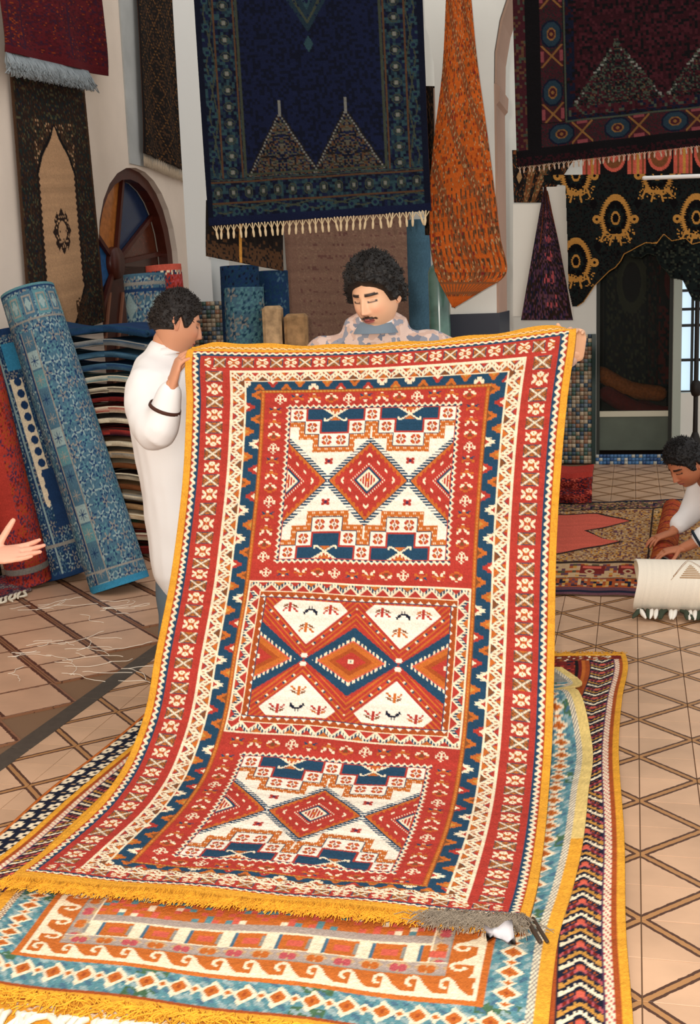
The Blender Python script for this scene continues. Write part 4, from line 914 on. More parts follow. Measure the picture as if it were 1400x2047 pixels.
# narrow diamond-latticed carpet
q = Cv(90, 240, 'wblk'); bx, X, Y = q.sub(0, 0, 90, 240); q.speck(0, 0, 90, 240, ['wbrn', 'wblk', 'wblk', 'wbrn'], 2, .6, 61)
la = np.minimum(np.abs((X / 22 + Y / 34) % 1 - .5), np.abs((X / 22 - Y / 34) % 1 - .5)); q.setm(bx, (la < .05) & ((np.floor(Y / 2)) % 2 == 0), 'htan'); q.setm(bx, (la > .07) & (la < .12), 'black'); q.rect(0, 0, 3, 240, 'black'); q.rect(87, 0, 90, 240, 'black')
dia = poly_sheet('hanging_carpet', q, [(272, -60), (352, -60), (382, 346), (287, 306)], wl(.05), wave=.018, wn=2, nrm=TP, seed=7)
tag(dia, 'narrow brown carpet with diamond lattice, hanging right of the arched door', 'carpet', 'carpets hung on the left wall')
rowp = np.linspace(wallpt(288, 306, .04), wallpt(382, 347, .04), 30); ps = []
for i in range(350):
    t = g.random() * 29; a_ = rowp[int(t)]; ps.append(np.array([a_, a_ + TX * g.normal(0, .01) - [0, 0, .06], a_ + TX * g.normal(0, .02) - [0, 0, .10]]))
o = link('fringe', mesh_np('fringe', *threads(ps, .003), smooth=True), plain('pale_fringe', 'c0ac94', rough=.95), dia); o['kind'] = 'stuff'
# carpets behind the blue one
q = Cv(110, 60, 'wblk'); q.speck(0, 0, 110, 60, ['black', 'wbrn', 'wblk'], 3, .7, 71); q.rect(0, 44, 110, 60, 'wbrn'); q.speck(0, 44, 110, 60, ['wbrn', 'wblk'], 2, .5, 4); q.rect(48, 0, 52, 60, 'gold')
for x_ in (60, 76, 92): q.ell(x_, 28, 5, 12, 'black'); q.ell(x_ + 8, 20, 4, 12, 'black')
b2 = poly_sheet('hanging_carpet', q, [(412, 400), (566, 400), (566, 542), (412, 512)], plan(PB + TX * .06), wave=.01, wn=2, seed=2)
tag(b2, 'short dark olive carpet hanging just below the blue one\'s left end', 'carpet', 'carpets hung at the back')
q = Cv(170, 200, 'bmv'); q.speck(0, 0, 170, 200, ['bmv', 'bmv', 'bmv', 'bmv3'], 2, .75, 81)
for y_ in range(6, 200, 14): q.rect(18, y_, 170, y_ + 1, 'bmv'); q.speck(18, y_ + 4, 170, y_ + 9, ['bmv2', 'bmv'], 3, .35, y_)
q.rect(0, 0, 16, 200, 'bmv')
b3 = poly_sheet('hanging_carpet', q, [(562, 380), (818, 380), (822, 700), (585, 700)], plan(BW - TX * .06), wave=.008, wn=2, seed=2)
tag(b3, 'plain reddish-brown striped carpet hanging behind the standing man', 'carpet', 'carpets hung at the back')
q = Cv(40, 120, 'wblk'); q.speck(0, 0, 40, 120, ['black', 'wbrn', 'wblk'], 2, .7, 82)
b4 = poly_sheet('hanging_carpet', q, [(846, 172), (876, 172), (870, 470), (850, 470)], plan(AC + TX * .62), wave=.01, wn=1, seed=2)
tag(b4, 'narrow dark carpet glimpsed between blue carpet and white pier', 'carpet', 'carpets hung at the back')
# right bay, back wall: dark carpet with columns, striped carpet, maroon triangle
q = Cv(90, 70, 'dbrown'); q.speck(0, 0, 90, 70, ['black', 'brown', 'dgreen'], 2, .6, 91)
for x_ in (26, 46): q.rect(x_, 0, x_ + 12, 70, 'brown'); q.speck(x_, 0, x_ + 12, 70, ['olive', 'tan'], 2, .4, x_)
q.dia(12, 36, 9, 20, 'black'); q.dia(12, 36, 5, 9, 'tan'); q.dia(72, 30, 9, 18, 'black')
b5 = poly_sheet('hanging_carpet', q, [(1024, 300), (1160, 300), (1092, 405), (1028, 405)], plan([1.5, 10.1, 0]), wave=.008, wn=1, seed=2)
tag(b5, 'dark brown column-patterned carpet above the white wall patch', 'carpet', 'carpets hung at the back')
q = Cv(150, 40, 'rust'); 
for x_ in range(0, 150, 50): q.rect(x_, 0, x_ + 20, 40, 'salmon'); q.rect(x_ + 4, 0, x_ + 6, 40, 'brown'); q.rect(x_ + 10, 0, x_ + 13, 40, 'gold'); q.rect(x_ + 16, 0, x_ + 18, 40, 'brown'); q.rect(x_ + 20, 0, x_ + 50, 40, 'black'); q.ell(x_ + 35, 16, 13, 17, 'salmon'); q.ell(x_ + 35, 16, 10, 13, 'brown'); q.ell(x_ + 35, 14, 6, 8, 'salmon')
b6 = poly_sheet('hanging_carpet', q, [(1165, 290), (1440, 270), (1440, 352), (1165, 356)], plan([2, 9.95, 0]), wave=.008, wn=1, seed=2)
tag(b6, 'salmon and brown column-striped carpet showing above the brocade', 'carpet', 'carpets hung at the back')
q = Cv(80, 160, 'dbrown'); q.speck(0, 0, 80, 160, ['mauve', 'dbrown', 'purple', 'dnavy'], 2, .7, 95)
for y_ in range(50, 150, 18): q.speck(34, y_, 58, y_ + 10, ['pink', 'mauve'], 3, .5, y_)
b7 = two_edge(q, [(1088, 374), (1080, 420), (1066, 500), (1042, 640)], [(1092, 374), (1104, 430), (1122, 510), (1146, 640)], plan([1.5, 9.96, 0]), 'hanging_carpet', fold=.02, nf=3)
tag(b7, 'maroon carpet pinched at the top, fanning to a triangle on the white wall', 'carpet', 'carpets hung at the back')
# white wall panels behind it (a bright partition)
bm = bmesh.new(); pp = [fronto(x_, y_, [1.5, 10.0, 0]) for x_, y_ in ((1026, 408), (1086, 408), (1086, 374), (1139, 372), (1145, 632), (1026, 632))]
prism(bm, pp, TX * .03); tag(link('wall_partition', to_me(bm, 'partition'), plain('partition_white', 'f2eee2', rough=.8)), kind='structure')
# green and gold brocade over the door, scalloped
q = Cv(368, 304, 'hgrn'); q.speck(0, 0, 368, 304, ['hgrn', 'hblk', 'wblk'], 3, .7, 101)
def ogee(cx, cy, R_):
    for (r_, c_) in ((1.0, 'xgold'), (.74, 'hblk'), (.55, 'hgrn'), (.30, 'xgold'), (.2, 'hblk')):
        for y_ in np.arange(-R_ * r_ * 1.25, R_ * r_ * 1.1, 1):
            tt_ = (y_ / (R_ * r_)); w_ = R_ * r_ * .82 * math.sqrt(max(0, 1 - min(1, abs(tt_) / 1.25) ** 1.6)); w_ *= 1 + .09 * math.sin(y_ * 1.3)
            q.rect(cx - w_, cy + y_, cx + w_, cy + y_ + 1, c_)
    q.speck(cx - R_, cy + R_ * .6, cx + R_, cy + R_ * 1.3, ['xgold', 'hgrn'], 3, .4, abs(int(cx)), False)
    for a_ in range(10):
        th = a_ * .628; q.ell(cx + .58 * R_ * math.cos(th) * .85, cy + .6 * R_ * math.sin(th), 5, 5, 'hblk')
    
    for sg in (-1, 1):
        q.ell(cx + sg * R_ * .98, cy + 3, 9, 9, 'xgold'); q.ell(cx + sg * R_ * .98, cy + 3, 3, 3, 'hblk')
        q.line(cx + sg * R_ * .55, cy + R_ * .7, cx + sg * R_ * .75, cy + R_ * 1.15, 4, 'xgold'); q.line(cx + sg * R_ * .2, cy + R_ * 1.0, cx + sg * R_ * .3, cy + R_ * 1.4, 4, 'xgold'); q.dia(cx + sg * R_ * 1.15, cy - R_ * .75, 9, 15, 'hblk')
for (cx, cy) in ((96, 56), (200, 56), (44, 112), (150, 118), (-6, 56), (-6, 170), (44, 0), (150, 0), (250, 112), (96, 172)): ogee(cx * 1.6, cy * 1.6, 40)
mask = np.zeros((304, 368), bool); Y, X = np.mgrid[0:304, 0:368] + .5
sx_ = lambda px_: (px_ - 1086) / (1440 - 1086) * 368; sy_ = lambda py_: (py_ - 350) / (640 - 350) * 304
outl = [(1086, 340), (1440, 340), (1440, 470), (1400, 486), (1385, 490), (1372, 478), (1345, 483), (1330, 470), (1316, 488), (1295, 486), (1282, 492), (1268, 500), (1252, 508), (1245, 522), (1234, 535), (1222, 542), (1208, 556), (1192, 572), (1180, 590), (1170, 604), (1158, 612), (1146, 612), (1138, 575)]
mask = inpoly(X, Y, [(sx_(a_), sy_(b_)) for a_, b_ in outl + [(1136, 480), (1132, 372), (1088, 366)]])
for a_, b_ in zip(outl[2:-3], outl[3:-2]): q.line(sx_(a_[0]), sy_(a_[1]), sx_(b_[0]), sy_(b_[1]), 4.4, 'xgold')
val = poly_sheet('brocade_valance', q, [(1086, 350), (1440, 346), (1440, 640), (1086, 640)], plan([2.2, 9.7, 0]), wave=.012, wn=4, seed=2, mask=mask, thick=.003)
tag(val, 'black and gold brocade valance with scalloped edge over the doorway', 'valance', 'valances over the doorway')
q = Cv(150, 120, 'hgrn'); q.speck(0, 0, 150, 120, ['hgrn', 'hblk', 'holive'], 3, .5, 105)
out2 = [(1235, 470), (1440, 470), (1440, 610), (1385, 600), (1365, 560), (1342, 556), (1330, 540), (1318, 528), (1312, 512), (1296, 508), (1285, 516), (1262, 514), (1248, 505)]
Y, X = np.mgrid[0:120, 0:150] + .5; sx2 = lambda p_: (p_ - 1235) / 205 * 150; sy2 = lambda p_: (p_ - 470) / 150 * 120
mk = inpoly(X, Y, [(sx2(a_), sy2(b_)) for a_, b_ in out2])
for a_, b_ in zip(out2[2:], out2[3:]): q.line(sx2(a_[0]), sy2(a_[1]), sx2(b_[0]), sy2(b_[1]), 2.6, 'holive')
val2 = poly_sheet('brocade_valance', q, [(1235, 470), (1440, 470), (1440, 620), (1235, 620)], plan([2.5, 10.0, 0]), wave=.012, wn=3, seed=2, mask=mk, thick=.003)
tag(val2, 'dark green scalloped valance hanging behind the gold brocade one', 'valance', 'valances over the doorway')
p0, p1 = fronto(1288, 356, [2.2, 9.65, 0]), fronto(1450, 350, [2.2, 9.65, 0])
tag(link('white_rail', mesh_np('white_rail', *tube_arr([p0, p1], .016, 10, caps=True), smooth=True), plain('white_paint', 'f4f2ee', rough=.4), origin=p0), 'thin white rail running along the top of the brocade', 'rail')

# ------------------------------------------------------------------ glazed doorway, window, the dim room behind
door = empty('door_1', bw((u0 + u1) / 2, 0, 0)); door['kind'] = 'structure'
M_FR = plain('grey_door_frame', '6f7668', rough=.5); M_PALE = plain('pale_frame', 'a8b0a4', rough=.5)
def bbox(bm, ua, ub_, za, zb, off, d): prism(bm, [bw(ua, za, off), bw(ub_, za, off), bw(ub_, zb, off), bw(ua, zb, off)], TX * d)
bm = bmesh.new(); bbox(bm, u0, u0 + .03, 0, 1.8, -.12, .06); bbox(bm, u1 - .03, u1, 0, 1.8, -.12, .06); link('frame', to_me(bm, 'frame'), plain('dark_door_frame', '2c2f28', rough=.5), door)
bm = bmesh.new(); bbox(bm, u0 + .03, u1 - .03, zl - .03, zl + .02, -.13, .05); link('rail', to_me(bm, 'rail'), plain('pale_metal', 'b8b4a0', rough=.35, metal=.3), door)
bm = bmesh.new(); bbox(bm, u0 + .03, u1 - .03, .10, zl - .03, -.14, .03); link('panel', to_me(bm, 'panel'), plain('green_grey_panel', '5c6458', rough=.6, var=.12, vscale=6), door)
bm = bmesh.new(); bbox(bm, u0 + .03, u1 - .03, zl + .02, ztopd + .05, -.15, .006)
gm = plain('door_glass', '3a4440', rough=.35, spec=.1); gm.node_tree.nodes['Principled BSDF'].inputs['Alpha'].default_value = .10
link('pane', to_me(bm, 'pane'), gm, door)
bm = bmesh.new(); bbox(bm, u0, u1, 0, .055, .0, .10); tag(link('threshold', mosaic('threshold', bw(u0, .0, .06), TP, zu, u1 - u0, .09, 9, -TX * .01, pal=('3c6a98', '2c5080', 'b8b8ac', '4878a8'), cell=.03), M_MOS, door)); bm.free()
# room behind the door
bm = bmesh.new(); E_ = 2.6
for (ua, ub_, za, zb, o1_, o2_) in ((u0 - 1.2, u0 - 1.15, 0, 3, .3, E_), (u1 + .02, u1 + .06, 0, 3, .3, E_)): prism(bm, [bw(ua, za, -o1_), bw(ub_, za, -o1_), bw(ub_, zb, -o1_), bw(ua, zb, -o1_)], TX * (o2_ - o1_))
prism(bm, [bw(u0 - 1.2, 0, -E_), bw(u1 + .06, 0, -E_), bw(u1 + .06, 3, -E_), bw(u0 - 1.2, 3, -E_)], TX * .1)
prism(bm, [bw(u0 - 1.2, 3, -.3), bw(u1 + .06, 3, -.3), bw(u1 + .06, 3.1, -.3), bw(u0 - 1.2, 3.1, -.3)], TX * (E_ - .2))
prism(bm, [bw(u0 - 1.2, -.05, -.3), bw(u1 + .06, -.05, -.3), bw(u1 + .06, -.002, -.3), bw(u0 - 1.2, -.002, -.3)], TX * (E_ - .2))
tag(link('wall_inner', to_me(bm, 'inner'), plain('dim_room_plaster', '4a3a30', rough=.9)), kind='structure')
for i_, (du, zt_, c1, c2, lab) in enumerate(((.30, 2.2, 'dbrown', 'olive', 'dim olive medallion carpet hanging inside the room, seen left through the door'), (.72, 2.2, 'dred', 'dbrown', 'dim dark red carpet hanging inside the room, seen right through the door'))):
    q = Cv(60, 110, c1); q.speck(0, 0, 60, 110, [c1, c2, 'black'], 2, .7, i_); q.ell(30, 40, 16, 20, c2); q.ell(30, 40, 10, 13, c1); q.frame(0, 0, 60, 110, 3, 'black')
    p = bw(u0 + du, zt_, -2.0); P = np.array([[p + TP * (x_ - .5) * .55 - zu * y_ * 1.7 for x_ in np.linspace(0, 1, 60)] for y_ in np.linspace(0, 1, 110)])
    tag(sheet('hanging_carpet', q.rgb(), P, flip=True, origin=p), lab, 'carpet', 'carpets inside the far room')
for i_, (du, z0_, c_) in enumerate(((.2, .12, 'rust'), (.35, .30, 'dred'), (.5, .2, 'dbrown'), (.28, .46, 'orange'), (.7, .1, 'dred'))):
    p = bw(u0 + du, z0_ + .06, -.9 - .25 * i_); V, Q, T = tube_arr([p - TP * .28 + zu * .16, p, p + TP * .3 - zu * .05], [.08, .085, .08], 14, sub=3)
    labs = ['rust folded carpet lowest behind the glass door', 'dark red rolled carpet leaning behind the glass door', 'brown rolled carpet low behind the glass door, at its middle', 'bright orange-red carpet edge sloping behind the glass door', 'dark red rolled carpet at the right foot of the glass door']
    tag(link('rolled_carpet', mesh_np('rolled_carpet', V, Q, T, smooth=True), plain('wool_' + c_, PAL[c_], rough=.95, var=.3, vscale=40), origin=p), labs[i_], 'carpet', 'carpets inside the far room')
win = empty('window_1', bw((u2 + u3) / 2, .62, 0)); win['kind'] = 'structure'
bm = bmesh.new(); bbox(bm, u2 - .05, u2 + .02, .0, 2.3, .02, .1); link('pale_post', to_me(bm, 'post'), M_PALE, win)
bm = bmesh.new(); zs_ = [.62, .9, 1.2, 1.34, 1.5, 1.8, 2.3]
for z_ in zs_: bbox(bm, u2, u3, z_ - .012, z_ + .012, -.1, .03)
for k_ in range(4): bbox(bm, u2 + (u3 - u2) * k_ / 3 - .012, u2 + (u3 - u2) * k_ / 3 + .012, .62, 2.3, -.1, .03)
link('window_bars', to_me(bm, 'bars'), plain('dark_iron', '2a2c2c', rough=.5), win)
bm = bmesh.new(); bbox(bm, u2, u3, .62, 2.3, -.14, .005); link('pane', to_me(bm, 'pane'), plain('milky_daylit_glass', 'a8c4d8', rough=.3, emit=('c4dcee', .8)), win)
lp = bw(u2 + .13, 0, .35); V = join([tube_arr([lp, lp + zu * .5, lp + zu * 2.2], [.025, .02, .02], 10), tube_arr([lp, lp + zu * .06, lp + zu * .3], [.14, .12, .03], 14), tube_arr([lp + zu * .66, lp + zu * .72], [.045, .045], 12)])
tag(link('iron_stand', mesh_np('iron_stand', *V, smooth=True), plain('black_iron', '1c1612', rough=.5), origin=lp), 'tall dark iron stand in front of the bright window', 'stand')

# ------------------------------------------------------------------ arched door in the left wall: fan of coloured panes
dr = empty('door_2', W0((sA0 + sA1) / 2, 0)); dr['kind'] = 'structure'
hub = (swall(wallpt(259, 525)), wallpt(259, 525)[2])
M_WD = plain('dark_varnished_wood', '4a1e14', rough=.35, var=.2, vscale=12)
Afr = [(s, z) for s, z in AR]; inner = [((sA0 + sA1) / 2 + (s - (sA0 + sA1) / 2) * .86, 1.75 + (z - 1.75) * .90) for s, z in AR]
bm = bmesh.new()
for i in range(len(AR) - 1): prism(bm, [W0(*AR[i], -.13), W0(*AR[i + 1], -.13), W0(*inner[i + 1], -.13), W0(*inner[i], -.13)], TP * .08)
prism(bm, [W0(sA0, 0, -.13), W0(inner[0][0], 0, -.13), W0(*inner[0], -.13), W0(*AR[0], -.13)], TP * .08); prism(bm, [W0(inner[-1][0], 0, -.13), W0(sA1, 0, -.13), W0(*AR[-1], -.13), W0(*inner[-1], -.13)], TP * .08)
link('frame', to_me(bm, 'frame'), M_WD, dr)
cols = ['2c5f94', '2c5f94', 'a8642c', 'a8642c', 'b06a30', '1c3050', '1c3050', '1c2e4c', '5a2c1c', '5a2c1c', '4a2418', '5a2c1c', '4a2418', '4a2418']
names = {'2c5f94': 'sky_glass', 'a8642c': 'amber_glass', 'b06a30': 'amber_glass', '1c3050': 'navy_glass', '1c2e4c': 'navy_glass', '5a2c1c': 'brown_glass', '4a2418': 'brown_glass'}
MG = {c_: plain(names[c_], c_, rough=.25, var=.25, vscale=25, spec=.5) for c_ in set(cols)}
full = [(inner[0][0], 1.35)] + inner + [(inner[-1][0], 1.35)]
grp = [(0, 3, '2c5f94'), (3, 8, 'b06a30'), (8, 12, '1c3050'), (12, 14, '5a2c1c'), (14, 16, '4a2418')]
for a_, b_, c_ in grp:
    bm = bmesh.new(); prism(bm, [W0(*p, -.16) for p in [hub] + full[a_:b_ + 1]], TP * .02); link('pane', to_me(bm, 'pane'), MG[c_], dr)
bm = bmesh.new()
for a_, b_, c_ in grp:
    p0, p1 = W0(*hub, -.135), W0(*full[a_], -.135); dd = p1 - p0; dd /= np.linalg.norm(dd); nn = np.cross(dd, TP); prism(bm, [p0 - nn * .018, p1 - nn * .018, p1 + nn * .018, p0 + nn * .018], TP * .03)
link('glazing_bars', to_me(bm, 'bars'), M_WD, dr)
V, Q, T = tube_arr([W0(*hub, -.15), W0(*hub, -.09)], [.13, .12], 20, caps=False); link('hub', mesh_np('hub', V, Q, T), M_WD, dr)
bm = bmesh.new(); prism(bm, [W0(s, z, -.17) for s, z in ((sA0, 0), (sA1, 0), (sA1, hub[1] - .02), (hub[0], hub[1] - .02), (sA0, 1.42))], TP * .03); link('leaf', to_me(bm, 'leaf'), plain('dark_red_brown_wood', '3a1812', rough=.3, var=.3, vscale=8), dr)
bm = bmesh.new()
for k_ in range(4):
    a_ = W0(sA0 + .15 + .25 * k_, .9, -.14); prism(bm, [a_, a_ + TX * .03, a_ + TX * .33 + zu * .75, a_ + TX * .30 + zu * .75], TP * .015)
link('slanting_reflection', to_me(bm, 'reflection_strip'), plain('pale_reflection', '8a5a44', rough=.5), dr)  # pale slanting reflections on the door leaf, built as coloured strips
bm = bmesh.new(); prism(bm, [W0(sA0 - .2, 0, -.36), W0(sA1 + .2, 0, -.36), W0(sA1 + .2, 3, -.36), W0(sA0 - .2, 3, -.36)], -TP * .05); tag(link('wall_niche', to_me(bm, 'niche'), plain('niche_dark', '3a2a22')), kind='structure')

# ------------------------------------------------------------------ rolled carpets
def roll(name, cv, base, top, r0_, r1_, label, turns=1.18, ell=1.0, seed=1, start=0.0, parent=None, grp='rolled carpets standing by the left wall', mk=None, tube_core=True):
    """a carpet rolled up: cv.w runs round the roll, cv.h from top to base; the outer edge laps over"""
    base, top = np.array(base, float), np.array(top, float); ax_ = (top - base); ln = np.linalg.norm(ax_); ax_ /= ln
    e1 = np.cross(ax_, [0, 1., 0]); e1 /= np.linalg.norm(e1); e2 = np.cross(e1, ax_)    # e1 ~ +x, e2 ~ away
    th = start + np.linspace(0, 2 * math.pi * turns, cv.w)[None, :]; v = np.linspace(0, 1, cv.h)[:, None]
    r = (r1_ + (r0_ - r1_) * v) * (1 - .045 * np.linspace(0, turns, cv.w)[None, :]) * (1 + .012 * np.sin(v * 9 + th * 2))
    P = top + (base - top) * v[..., None] + e1 * (np.cos(th) * r)[..., None] * ell + e2 * (np.sin(th) * r)[..., None]
    o = sheet(name, cv.rgb(.04, seed), P, thick=.011, origin=base, flip=False, nap=.0005, back=(.42, .44, .42))
    # inner windings seen at the end
    a_ = np.linspace(0, 2 * math.pi * 3.2, 90); rr = np.linspace(r1_ * .88, r1_ * .30, 90); ps = [top - ax_ * .012 + e1 * math.cos(t_) * q_ * ell + e2 * math.sin(t_) * q_ for t_, q_ in zip(a_, rr)]
    ps = np.array(ps); cb = base + (top - base) * .06; V = np.concatenate([ps, cb + (ps - (top - ax_ * .012)) * (r0_ / r1_) * .97]); n_ = len(ps); i_ = np.arange(n_ - 1); Q = np.stack([i_, i_ + 1, i_ + 1 + n_, i_ + n_], 1)
    wv = mesh_np('inner_winding', V, Q=Q, smooth=True); w_ = link('inner_winding', wv, plain(name + '_back', '7c8a8c', rough=.95), o); s2 = w_.modifiers.new('s', 'SOLIDIFY'); s2.thickness = .01
    tag(o, label, 'carpet', grp); return o
def floral(w, h, base, cols, sd, stripe=None, cell=9):
    q = Cv(w, h, base); q.speck(0, 0, w, h, cols[:2], 2, .35, sd); r = np.random.default_rng(sd)
    for j in range(0, h, cell):
        for i in range(0, w, cell):
            cx, cy = i + cell / 2 + r.normal(0, .8), j + cell / 2 + r.normal(0, .8); c_ = cols[2 + r.integers(0, len(cols) - 2)]; a0 = r.random() * 3
            for k_ in range(5): a_ = a0 + k_ * 1.2566; q.line(cx, cy, cx + cell * .48 * math.cos(a_), cy + cell * .48 * math.sin(a_), 1.7, c_)
            q.ell(cx, cy, 1.6, 1.6, cols[0])
    return q
w1, h1 = 330, 330
q = floral(w1, h1, 'blue', ['dblue', 'blue', 'lblue', 'lblue', 'grey', 'teal'], 5, cell=13)
def bxcol(q, x, wd, y0_, y1_, st):
    q.rect(x, y0_, x + wd, y1_, 'blue'); q.rect(x - 2, y0_, x, y1_, 'grey'); q.rect(x + wd, y0_, x + wd + 2, y1_, 'grey'); q.rect(x + wd + 2, y0_, x + wd + 5, y1_, 'dblue')
    for n_, j in enumerate(range(int(y0_), int(y1_), st)):
        c_ = ['blue', 'lblue', 'teal', 'blue'][n_ % 4]; q.rect(x, j, x + wd, j + st - 2, c_); 
        for k_ in range(8): a_ = k_ * math.pi / 4; q.line(x + wd / 2, j + st / 2, x + wd / 2 + wd * .36 * math.cos(a_), j + st / 2 + wd * .36 * math.sin(a_), 1.4, 'dblue' if n_ % 2 else 'grey')
for x_ in (20, 128, 240): bxcol(q, x_, 17, 48, h1, 21)
q.rect(0, 0, w1, 3, 'teal'); q.rect(0, 3, w1, 5, 'dblue')
for x_ in range(0, w1, 22):
    q.rect(x_, 8, x_ + 20, 34, ['teal', 'blue'][x_ // 22 % 2]); q.frame(x_ + 3, 11, x_ + 17, 31, 2, 'grey'); q.dia(x_ + 10, 21, 5, 8, 'lblue')
q.rect(0, 36, w1, 38, 'grey'); q.rect(0, h1 - 22, w1, h1 - 20, 'grey'); q.rect(0, h1 - 8, w1, h1, 'sky')
P1b, P1t = atY(240, 1168, 6.55), atY(54, 582, 6.85); P1b[2] = .02
roll1 = roll('rolled_carpet', q, P1b, P1t, .168, .155, 'big teal blue floral carpet roll leaning at the left, front of the rolls', start=math.pi * .55, turns=1.25, seed=3)
w2, h2 = 260, 300
q = floral(w2, h2, 'dblue', ['dblue', 'navy', 'blue', 'lblue', 'grey'], 6, cell=10)
q.rect(0, 0, w2, 8, 'dblue'); q.speck(0, 8, w2, 12, ['grey', 'blue'], 2, .6, 3)
for x_ in range(0, w2, 60): q.rect(x_, 18, x_ + 34, 50, 'sky'); 
for x_ in range(30, w2, 65):
    q.rect(x_, 12, x_ + 3, h2, 'lblue'); q.rect(x_ + 3, 60, x_ + 5, h2, 'dblue'); q.rect(x_ - 24, 60, x_ - 4, 210, 'cream'); q.rect(x_ - 34, 170, x_ - 12, 240, 'dblue')
    for j in range(64, 208, 14): q.ell(x_ - 16, j, 6, 5, 'dblue'); q.ell(x_ - 8, j + 7, 3, 4, 'cream')
q.rect(0, h2 - 42, w2, h2 - 38, 'grey'); q.rect(0, h2 - 6, w2, h2, 'dblue')
P2b, P2t = atY(136, 1166, 6.85), atY(-8, 666, 6.98); P2b[2] = .02
roll('rolled_carpet', q, P2b, P2t, .14, .135, 'royal blue carpet roll with cream scalloped medallion, leaning behind the teal roll', start=.3, turns=1.1, seed=4)
q = floral(200, 260, 'red', ['red', 'dred', 'purple', 'mauve', 'rust'], 7, cell=11); q.rect(60, 70, 150, 200, 'red'); q.speck(60, 60, 150, 75, ['purple', 'gold'], 2, .5, 3); q.rect(0, 240, 200, 246, 'grey')
P3b, P3t = atY(60, 1158, 6.72), atY(-66, 650, 6.62); P3b[2] = .02
roll('rolled_carpet', q, P3b, P3t, .125, .12, 'plain red carpet roll with purple flowers at the far left edge', start=2.2, turns=1.1, seed=5)
q = floral(160, 200, 'dgreen', ['dnavy', 'teal', 'mauve', 'purple', 'tan'], 8, cell=9)
P4b, P4t = atY(-36, 1180, 6.78), atY(-120, 700, 6.5); P4b[2] = .02
roll('rolled_carpet', q, P4b, P4t, .12, .12, 'purple and green patterned carpet roll cut by the left edge', start=2.2, turns=1.1, seed=5)
# rolls behind the man in white
q = floral(180, 240, 'blue', ['dblue', 'blue', 'grey', 'lblue'], 9, cell=12)
for j, c_ in ((0, 'blue'), (8, 'grey'), (14, 'dblue'), (44, 'grey'), (74, 'grey'), (80, 'dblue'), (108, 'blue'), (122, 'grey')): q.rect(0, j, 180, j + 3, c_)
for x_ in range(10, 180, 40): q.frame(x_, 50, x_ + 16, 70, 2, 'grey'); q.frame(x_ + 20, 50, x_ + 34, 72, 3, 'dblue'); q.dia(x_ + 27, 30, 12, 12, 'lblue'); q.rect(x_, 86, x_ + 22, 90, 'grey'); q.rect(x_, 96, x_ + 22, 100, 'lblue'); q.line(x_ + 4, 130, x_ + 24, 160, 3, 'cream'); q.line(x_ + 24, 130, x_ + 4, 170, 3, 'cream'); q.rect(x_ + 10, 140, x_ + 16, 165, 'dblue')
t5 = atY(287, 548, 8.2); roll('rolled_carpet', q, (t5[0] + .06, 8.15, .02), t5, .14, .14, 'upright blue carpet roll with pale emblems beside the man in white', start=math.pi * .8, turns=1.1, seed=6)
q = floral(160, 240, 'red', ['red', 'dred', 'dnavy', 'pink', 'navy'], 10, cell=10); q.rect(0, 0, 160, 6, 'salmon'); q.speck(0, 6, 160, 10, ['cream', 'navy'], 2, .5, 3)
t6 = atY(326, 530, 8.5); roll('rolled_carpet', q, (t6[0] + .08, 8.48, .02), t6, .125, .125, 'upright bright red carpet roll behind the blue emblem one', start=math.pi * .8, turns=1.1, seed=6)
def back_roll(px_, yt, Y_, r_, c_, cols, lab, sd):
    q = floral(120, 200, c_, cols, sd, cell=11); t_ = atY(px_, yt, Y_); roll('rolled_carpet', q, (t_[0], Y_ - .05, .02), t_, r_, r_, lab, start=math.pi * .8, turns=1.1, seed=sd, grp='rolled carpets standing at the back')
back_roll(487, 575, 8.2, .135, 'blue', ['navy', 'teal', 'grey', 'teal'], 'grey-blue carpet roll at the back, between the two men', 11)
back_roll(478, 532, 8.75, .14, 'dblue', ['dblue', 'dnavy', 'navy'], 'darkest navy carpet roll at the back, tallest behind the grey-blue one', 12)
back_roll(543, 542, 9.0, .12, 'dblue', ['dblue', 'navy', 'blue', 'navy'], 'royal blue carpet roll at the back, beside the brown wall carpet', 13)
back_roll(836, 440, 8.9, .085, 'blue', ['blue', 'blue', 'blue'], 'slim plain blue roll standing behind the dark-haired man, right', 14)
for i_, (px_, yt, wpx, hz, c_, lab) in enumerate(((545, 612, 38, .3, 'sand', 'beige patterned bundle in front of the back blue rolls'), (592, 628, 46, .25, 'tan', 'flat beige bundle right of the back blue rolls'))):
    Y_ = 8.0; a_, b_ = atY(px_ - wpx / 2, yt, Y_), atY(px_ + wpx / 2, yt, Y_); bm = bmesh.new(); box_bm(bm, ((a_[0] + b_[0]) / 2, Y_, a_[2] / 2), b_[0] - a_[0], .3, a_[2], bev=.02)
    tag(link('carpet_bundle', to_me(bm, 'bundle'), plain('bundle_' + c_, PAL[c_], rough=.9, var=.35, vscale=22), origin=((a_[0] + b_[0]) / 2, Y_, 0)), lab, 'bundle', 'bundles stacked at the back')
# transparent wrapped roll by the pier
t_ = atY(880, 545, 7.26); V, Q, T = tube_arr([(t_[0], 7.26, .02), (t_[0], 7.26, .8), (t_[0] - .01, 7.26, t_[2])], [.07, .068, .06], 18, sub=4)
V += rng.normal(0, .0018, V.shape); pm_ = plain('cloudy_green_plastic', '4c6e64', rough=.22, spec=.6, var=.35, vscale=9); tag(link('wrapped_roll', mesh_np('wrapped_roll', V, Q, T, smooth=True), pm_, origin=(t_[0], 7.26, 0)), 'slim roll wrapped in cloudy green plastic, under the orange carpet', 'roll')

